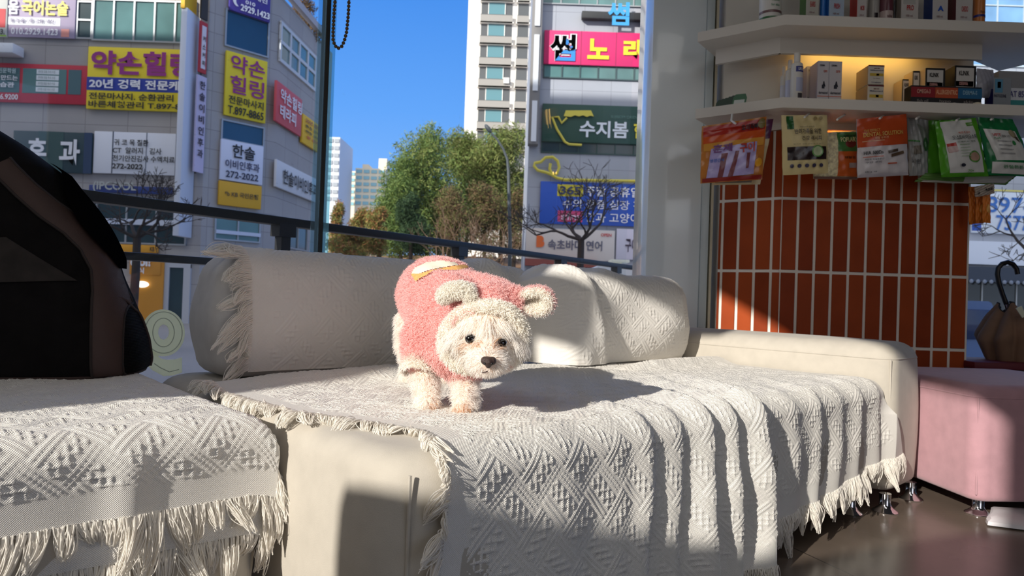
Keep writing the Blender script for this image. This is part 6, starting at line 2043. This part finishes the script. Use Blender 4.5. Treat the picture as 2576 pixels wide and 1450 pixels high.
def bottle(label, px, wpx, ytop, zb, yc, mat, cap=None, bands=(), texts=(), shoulder=0.82, capw=0.5, group=None, row=240, name='bottle'):
    c = at_y(px, row, yc); r = wpx / 2 / FPX * yc
    zt = at_y(px, ytop, yc)[2]; H_ = zt - zb
    t = thing(name, label, 'bottle', (c[0], yc, zb), group)
    base = np.array([c[0], yc, zb + .0005])
    hb = H_ * shoulder if cap else H_
    mb = MB(); mb.lathe(base, [(r * .9, 0), (r, .004), (r, hb * .9), (r * .92, hb * .96), (r * capw, hb)], 28); mb.build('body', mat, t)
    if cap:
        mb = MB(); mb.lathe(base + UP * hb, [(r * capw * 1.05, 0), (r * capw * 1.05, H_ - hb - .003), (r * capw * .9, H_ - hb)], 24); mb.build('cap', cap, t)
    for v0, v1, m, a0, a1 in bands:
        A = np.radians(np.linspace(a0, a1, 20)); Z = np.array([hb * (1 - v1), hb * (1 - v0)])
        P = np.array([[base + np.array([math.cos(a) * (r + .0008), math.sin(a) * (r + .0008), z]) for z in Z] for a in A])
        mb = MB(); mb.grid(P, flip=True); mb.build('label', m, t, smooth=180)
    for tx, v0, v1, m, a0, a1 in texts:
        V, F = text_mesh(tx, 0.02); lo, hi = V.min(0), V.max(0); q = (V - lo) / np.maximum(hi - lo, 1e-9)
        A = np.radians(a0 + (a1 - a0) * q[:, 0]); Z = hb * (1 - (v1 + (v0 - v1) * q[:, 1]))
        P = base + np.c_[np.cos(A) * (r + .0016), np.sin(A) * (r + .0016), Z]
        mb = MB(); mb.add(P, F); mb.build('lettering', m, t, smooth=0)
    return t


cw = G(222, 218, 210, .45)
# --- goods on the lower shelf
for i in range(6):
    x = 1797 + 8.5 * i
    q = at_y(x, 250, 3.0 - 0.018 * i)
    f_ = i / 5
    t = thing('blister_card', 'green white front card of the leaning row on the lower shelf, left wing' if i == 5 else 'dark green card standing in the leaning row on the lower shelf, left wing', 'card pack', (q[0], q[1], ZL), None if i == 5 else 'green cards on the left wing')
    mb = MB(); wd = 0.055; dx_ = np.array([0.9, -0.43, 0]); hx_ = UP * 0.062 - DL * 0.012
    P0 = np.array([q[0], q[1], ZL + .001]); n_ = np.cross(dx_, UP)
    pl_ = [P0, P0 + dx_ * wd, P0 + dx_ * wd + hx_ * .75, P0 + dx_ * wd * .85 + hx_, P0 + dx_ * wd * .15 + hx_, P0 + hx_ * .8]
    mb.prism(pl_, n_ * 0.006); mb.build('card', G(36, 66, 54, .4) if i < 5 else G(60, 110, 78, .4), t)
    if i == 5:
        mb = MB(); mb.prism([P0 + dx_ * wd * a + hx_ * b + n_ * .0062 for a, b in ((.12, .1), (.88, .1), (.88, .62), (.12, .62))], n_ * .001); mb.build('print', G(200, 206, 200), t)
navy = G(40, 48, 130, .4)
bottle('white bottle, far back of the three at the left on the lower shelf', 1973, 20, 168, ZL, 2.92, cw, cw, [(0.3, .8, G(206, 206, 216), 180, 330)], row=210)
bottle('white bottle, middle of the three at the left on the lower shelf', 1988, 24, 152, ZL, 2.87, cw, cw, [(0.3, .8, G(196, 198, 220), 180, 330)], row=205)
bottle('tall white bottle with navy label bands, front of three on the lower shelf', 2004, 29, 134, ZL, 2.81, cw, cw, [(0.12, .25, navy, 240, 330), (.92, .99, navy, 240, 330), (.38, .7, G(186, 190, 214), 245, 330), (.74, .88, G(70, 64, 66), 262, 312)], [('URISIL', .15, .22, KW, 262, 318)], row=205)
for i, (x0, x1, yt, yf, d, lab) in enumerate(((2030, 2048, 166, 2.90, .05, 'pale grey box with red line behind the pair of dog logo boxes'), (2057, 2085, 153, 2.815, .08, 'left white box of the pair with dog logos on the lower shelf'), (2086, 2118, 154, 2.815, .08, 'right white box of the pair with dog logos on the lower shelf'))):
    sbox(lab, x0, x1, yt, ZL, yf, d, G(206, 202, 206, .5), [(.0, .76, 1, .775, G(214, 110, 80)), ('x' and .38, .52, .62, .60, G(50, 50, 62))],
         [('DERMA', .15, .08, .6, .12, G(70, 70, 80)), ('care', .5, .2, .82, .25, G(200, 110, 100)), ('dermacool', .1, .66, .9, .72, G(60, 60, 72), .02), ('FOR DOG', .1, .82, .5, .87, G(110, 110, 120)), ('A', .4, .44, .7, .56, G(40, 40, 50), .04)], side=G(180, 176, 196), x_row=200)
tan = G(150, 134, 116, .6)
ZB2 = at_y(2204, 213, 2.80)[2]
for (yf, zb, yt, lab) in ((2.80, ZL, 213, 'lower front carton of the small stack with yellow band'), (2.80, ZB2, 164, 'upper front carton of the small stack with yellow band'), (2.905, ZL, 213, 'lower back carton of the small stack, mostly brown side showing'), (2.905, ZB2, 166, 'upper back carton of the small stack, mostly brown side showing')):
    zt_px = yt
    sbox(lab, 2184, 2224, zt_px if zb > ZL else 214, zb, yf, 0.10 if yf < 2.85 else .03, G(216, 210, 196, .5), [(0, 0, 1, .06, G(104, 40, 48)), (.1, .42, .95, .56, G(206, 176, 70)), (.5, .44, .68, .54, G(110, 70, 60))],
         [('MILBE', .35, .14, .7, .2, G(150, 110, 100)), ('Milbeguard', .12, .24, .92, .32, G(80, 90, 120), .02), ('for dogs', .3, .66, .7, .72, G(150, 130, 120)), ('12 tablets', .2, .86, .8, .92, G(110, 110, 130))], side=tan, x_row=200)
blkc = G(26, 24, 26, .4)
for x0, x1, yt, yf, lab, col, sd in ((2271, 2294, 199, 2.88, 'small black edged carton, leftmost behind the tricolour tray', None, 1), (2297, 2314, 178, 2.85, 'narrow black edged carton, second from left behind the tray', None, 1), (2329, 2378, 171, 2.81, 'black carton with orange band standing in the tricolour tray', G(206, 96, 40), 1), (2402, 2456, 165, 2.81, 'black carton with red band standing in the tricolour tray', G(190, 44, 54), 0)):
    sbox(lab, x0, x1, yt, ZL, yf, 0.07, blkc, [(.06, .05, .88, .98, G(214, 210, 204))] + ([(.06, .34, .86, .62 if sd else .46, col)] if col else []),
         [('KLINIK', .18, .12, .66, .22, G(50, 46, 46), .03)] + ([('DERMA', .2, .36, .6, .43, G(230, 170, 160))] if col else []) + [('omega', .2, .7, .7, .76, G(140, 136, 130))], side=G(204, 184, 150) if sd else None, x_row=200)
sbox('black display tray with red, orange and blue panels on the lower shelf', 2292, 2470, 217, ZL, 2.735, 0.05, blkc, [(.0, .08, .335, .62, G(150, 40, 46)), (.34, .08, .66, .62, G(190, 84, 50)), (.665, .08, 1.0, .62, G(44, 104, 146))],
     [('OMEGA-3', .08, .2, .27, .42, G(220, 170, 150)), ('ALLERGENTRIC', .35, .2, .65, .44, G(236, 180, 140)), ('DERMA-S', .73, .2, .93, .42, G(150, 190, 210)), ('fish oil', .08, .72, .24, .88, G(140, 130, 126)), ('hypo', .4, .72, .56, .88, G(140, 130, 126)), ('skin', .74, .72, .88, .88, G(140, 130, 126))], name='display_tray', cat='tray', x_row=232)
for x, r, lab in ((2401, .009, 'smaller white round cap on the edge of lower shelf before the tray'), (2458, .017, 'larger white round cap on the edge of lower shelf before the tray')):
    q = at_y(x, 250, 2.715); mb = MB(); mb.lathe((q[0], 2.717, ZL), [(r * .9, 0), (r, .002), (r * .9, r * .35), (r * .5, r * .55), (r * .1, r * .6)], 24)
    tag(mb.build('round_cap', G(232, 222, 196, .4), None), lab, 'cap')
clr = M('clear_plastic', (190, 190, 200), 0.15, transl=0.4, var=.2, vscale=30)
t = thing('plastic_bag', 'crinkled clear plastic bag between tray and acrylic stand on lower shelf', 'bag', at_y(2478, 238, 2.80) * np.array([1, 1, 0]) + UP * ZL)
sh = Sheet([(2458, 172), (2500, 176), (2500, 246), (2456, 246)], 2.80, 0.012, 0.0)
u, v = np.meshgrid(np.linspace(0, 1, 20), np.linspace(0, 1, 20), indexing='ij'); mb = MB(); mb.grid(sh(u, v), flip=True); mb.grid(sh(u, v, -.003, -.6)); mb.build('pouch', clr, t, smooth=180)
sbox('grey open carton at the right end of the lower shelf', 2512, 2640, 180, ZL, 2.86, 0.05, G(150, 150, 152, .6), x_row=215)
sbox('white and teal carton lying at the right end of the lower shelf', 2502, 2640, 222, ZL, 2.77, 0.06, G(214, 216, 222, .4), [(0, .55, 1, .9, G(70, 150, 150)), (0, .05, .14, .4, navy)], [('CAT 85-B30N', .2, .14, .8, .42, G(90, 90, 140), .02)], side=G(30, 30, 110), x_row=236)
t = sbox('small acrylic notice with a blue picture card, right end of lower shelf', 2500, 2544, 195, ZL, 2.745, 0.004, M('acrylic', (180, 186, 192), 0.1, transl=.4), [(.06, .06, .5, .5, G(96, 150, 180)), (.2, .15, .4, .35, G(40, 50, 60))], [('PHOTOZONE', .0, .56, .7, .66, G(60, 60, 80), .02)], name='notice_stand', cat='notice', x_row=222)

# --- goods on the upper shelf
bottle('white bottle with green foot band, alone at the left of the upper shelf', 1938, 54, -90, ZU, 2.82, cw, None, [(.80, .84, G(120, 90, 90), 180, 350), (.9, .99, G(50, 110, 60), 180, 350)], [('vitamin', .62, .66, G(120, 160, 130), 255, 300), ('for skin', .7, .74, G(120, 160, 130), 255, 300)], row=10)
up_items = [
    (2028, 2060, -80, G(196, 192, 180), G(60, 120, 30), 'white box with green side on the upper shelf, second item from left', 'EARS'),
    (2086, 2124, -70, G(180, 196, 214), G(40, 110, 190), 'pale box with blue side next to the blue bottle, upper shelf', 'FRESH'),
    (2157, 2181, -60, G(206, 200, 196), G(196, 50, 40), 'white box with red side on the upper shelf', 'MOBI'),
    (2268, 2311, -70, G(206, 200, 194), G(150, 140, 130), 'white box with grey block of print on the upper shelf', 'PRO'),
    (2347, 2385, -70, G(206, 202, 200), G(30, 60, 130), 'white box with blue mountain logo and navy side, upper shelf', 'A'),
    (2406, 2447, -70, G(206, 202, 198), G(100, 28, 30), 'white box with dark red side, upper shelf', 'CARDIO')]
for x0, x1, yt, m, sd, lab, tx in up_items:
    ex_ = [(tx, .3, .62, .7, .72, G(190, 70, 70) if tx != 'A' else G(40, 90, 190), .05 if tx == 'A' else .02), ('100 ml', .25, .80, .65, .84, G(160, 130, 130))]
    bd = [(.1, .3, .8, .6, G(186, 184, 178))] if tx == 'PRO' else []
    sbox(lab, x0, x1, yt, ZU, 2.765, 0.065, m, bd, ex_, side=sd, x_row=20)
bottle('slim bright blue bottle on the upper shelf', 2070, 15, -60, ZU, 2.80, G(50, 120, 200), None, row=20)
bottle('grey bottle with black cap label on the upper shelf', 2198, 26, -60, ZU, 2.80, G(170, 166, 160), None, [(.75, .96, G(40, 30, 34), 250, 290)], row=20)
bottle('maroon topped jar with pale label on the upper shelf', 2229, 32, -60, ZU, 2.79, G(104, 56, 66), None, [(.72, .99, G(190, 170, 164), 180, 350)], [('tablet', .8, .86, G(120, 90, 90), 250, 300)], row=20)
bottle('dark glossy grey bottle left of white box, upper shelf', 2257, 17, -60, ZU, 2.81, M('pk_dark_gloss', (74, 68, 62), 0.1, var=.4, vscale=40), None, row=20)
bottle('orange bottle with navy ring at the right end of the upper shelf', 2463, 27, -70, ZU, 2.79, G(204, 124, 60), None, [(.76, .8, navy, 180, 350)], [('Balm', .7, .74, G(120, 70, 50), 250, 305)], row=20)
bpy.context.view_layer.update()
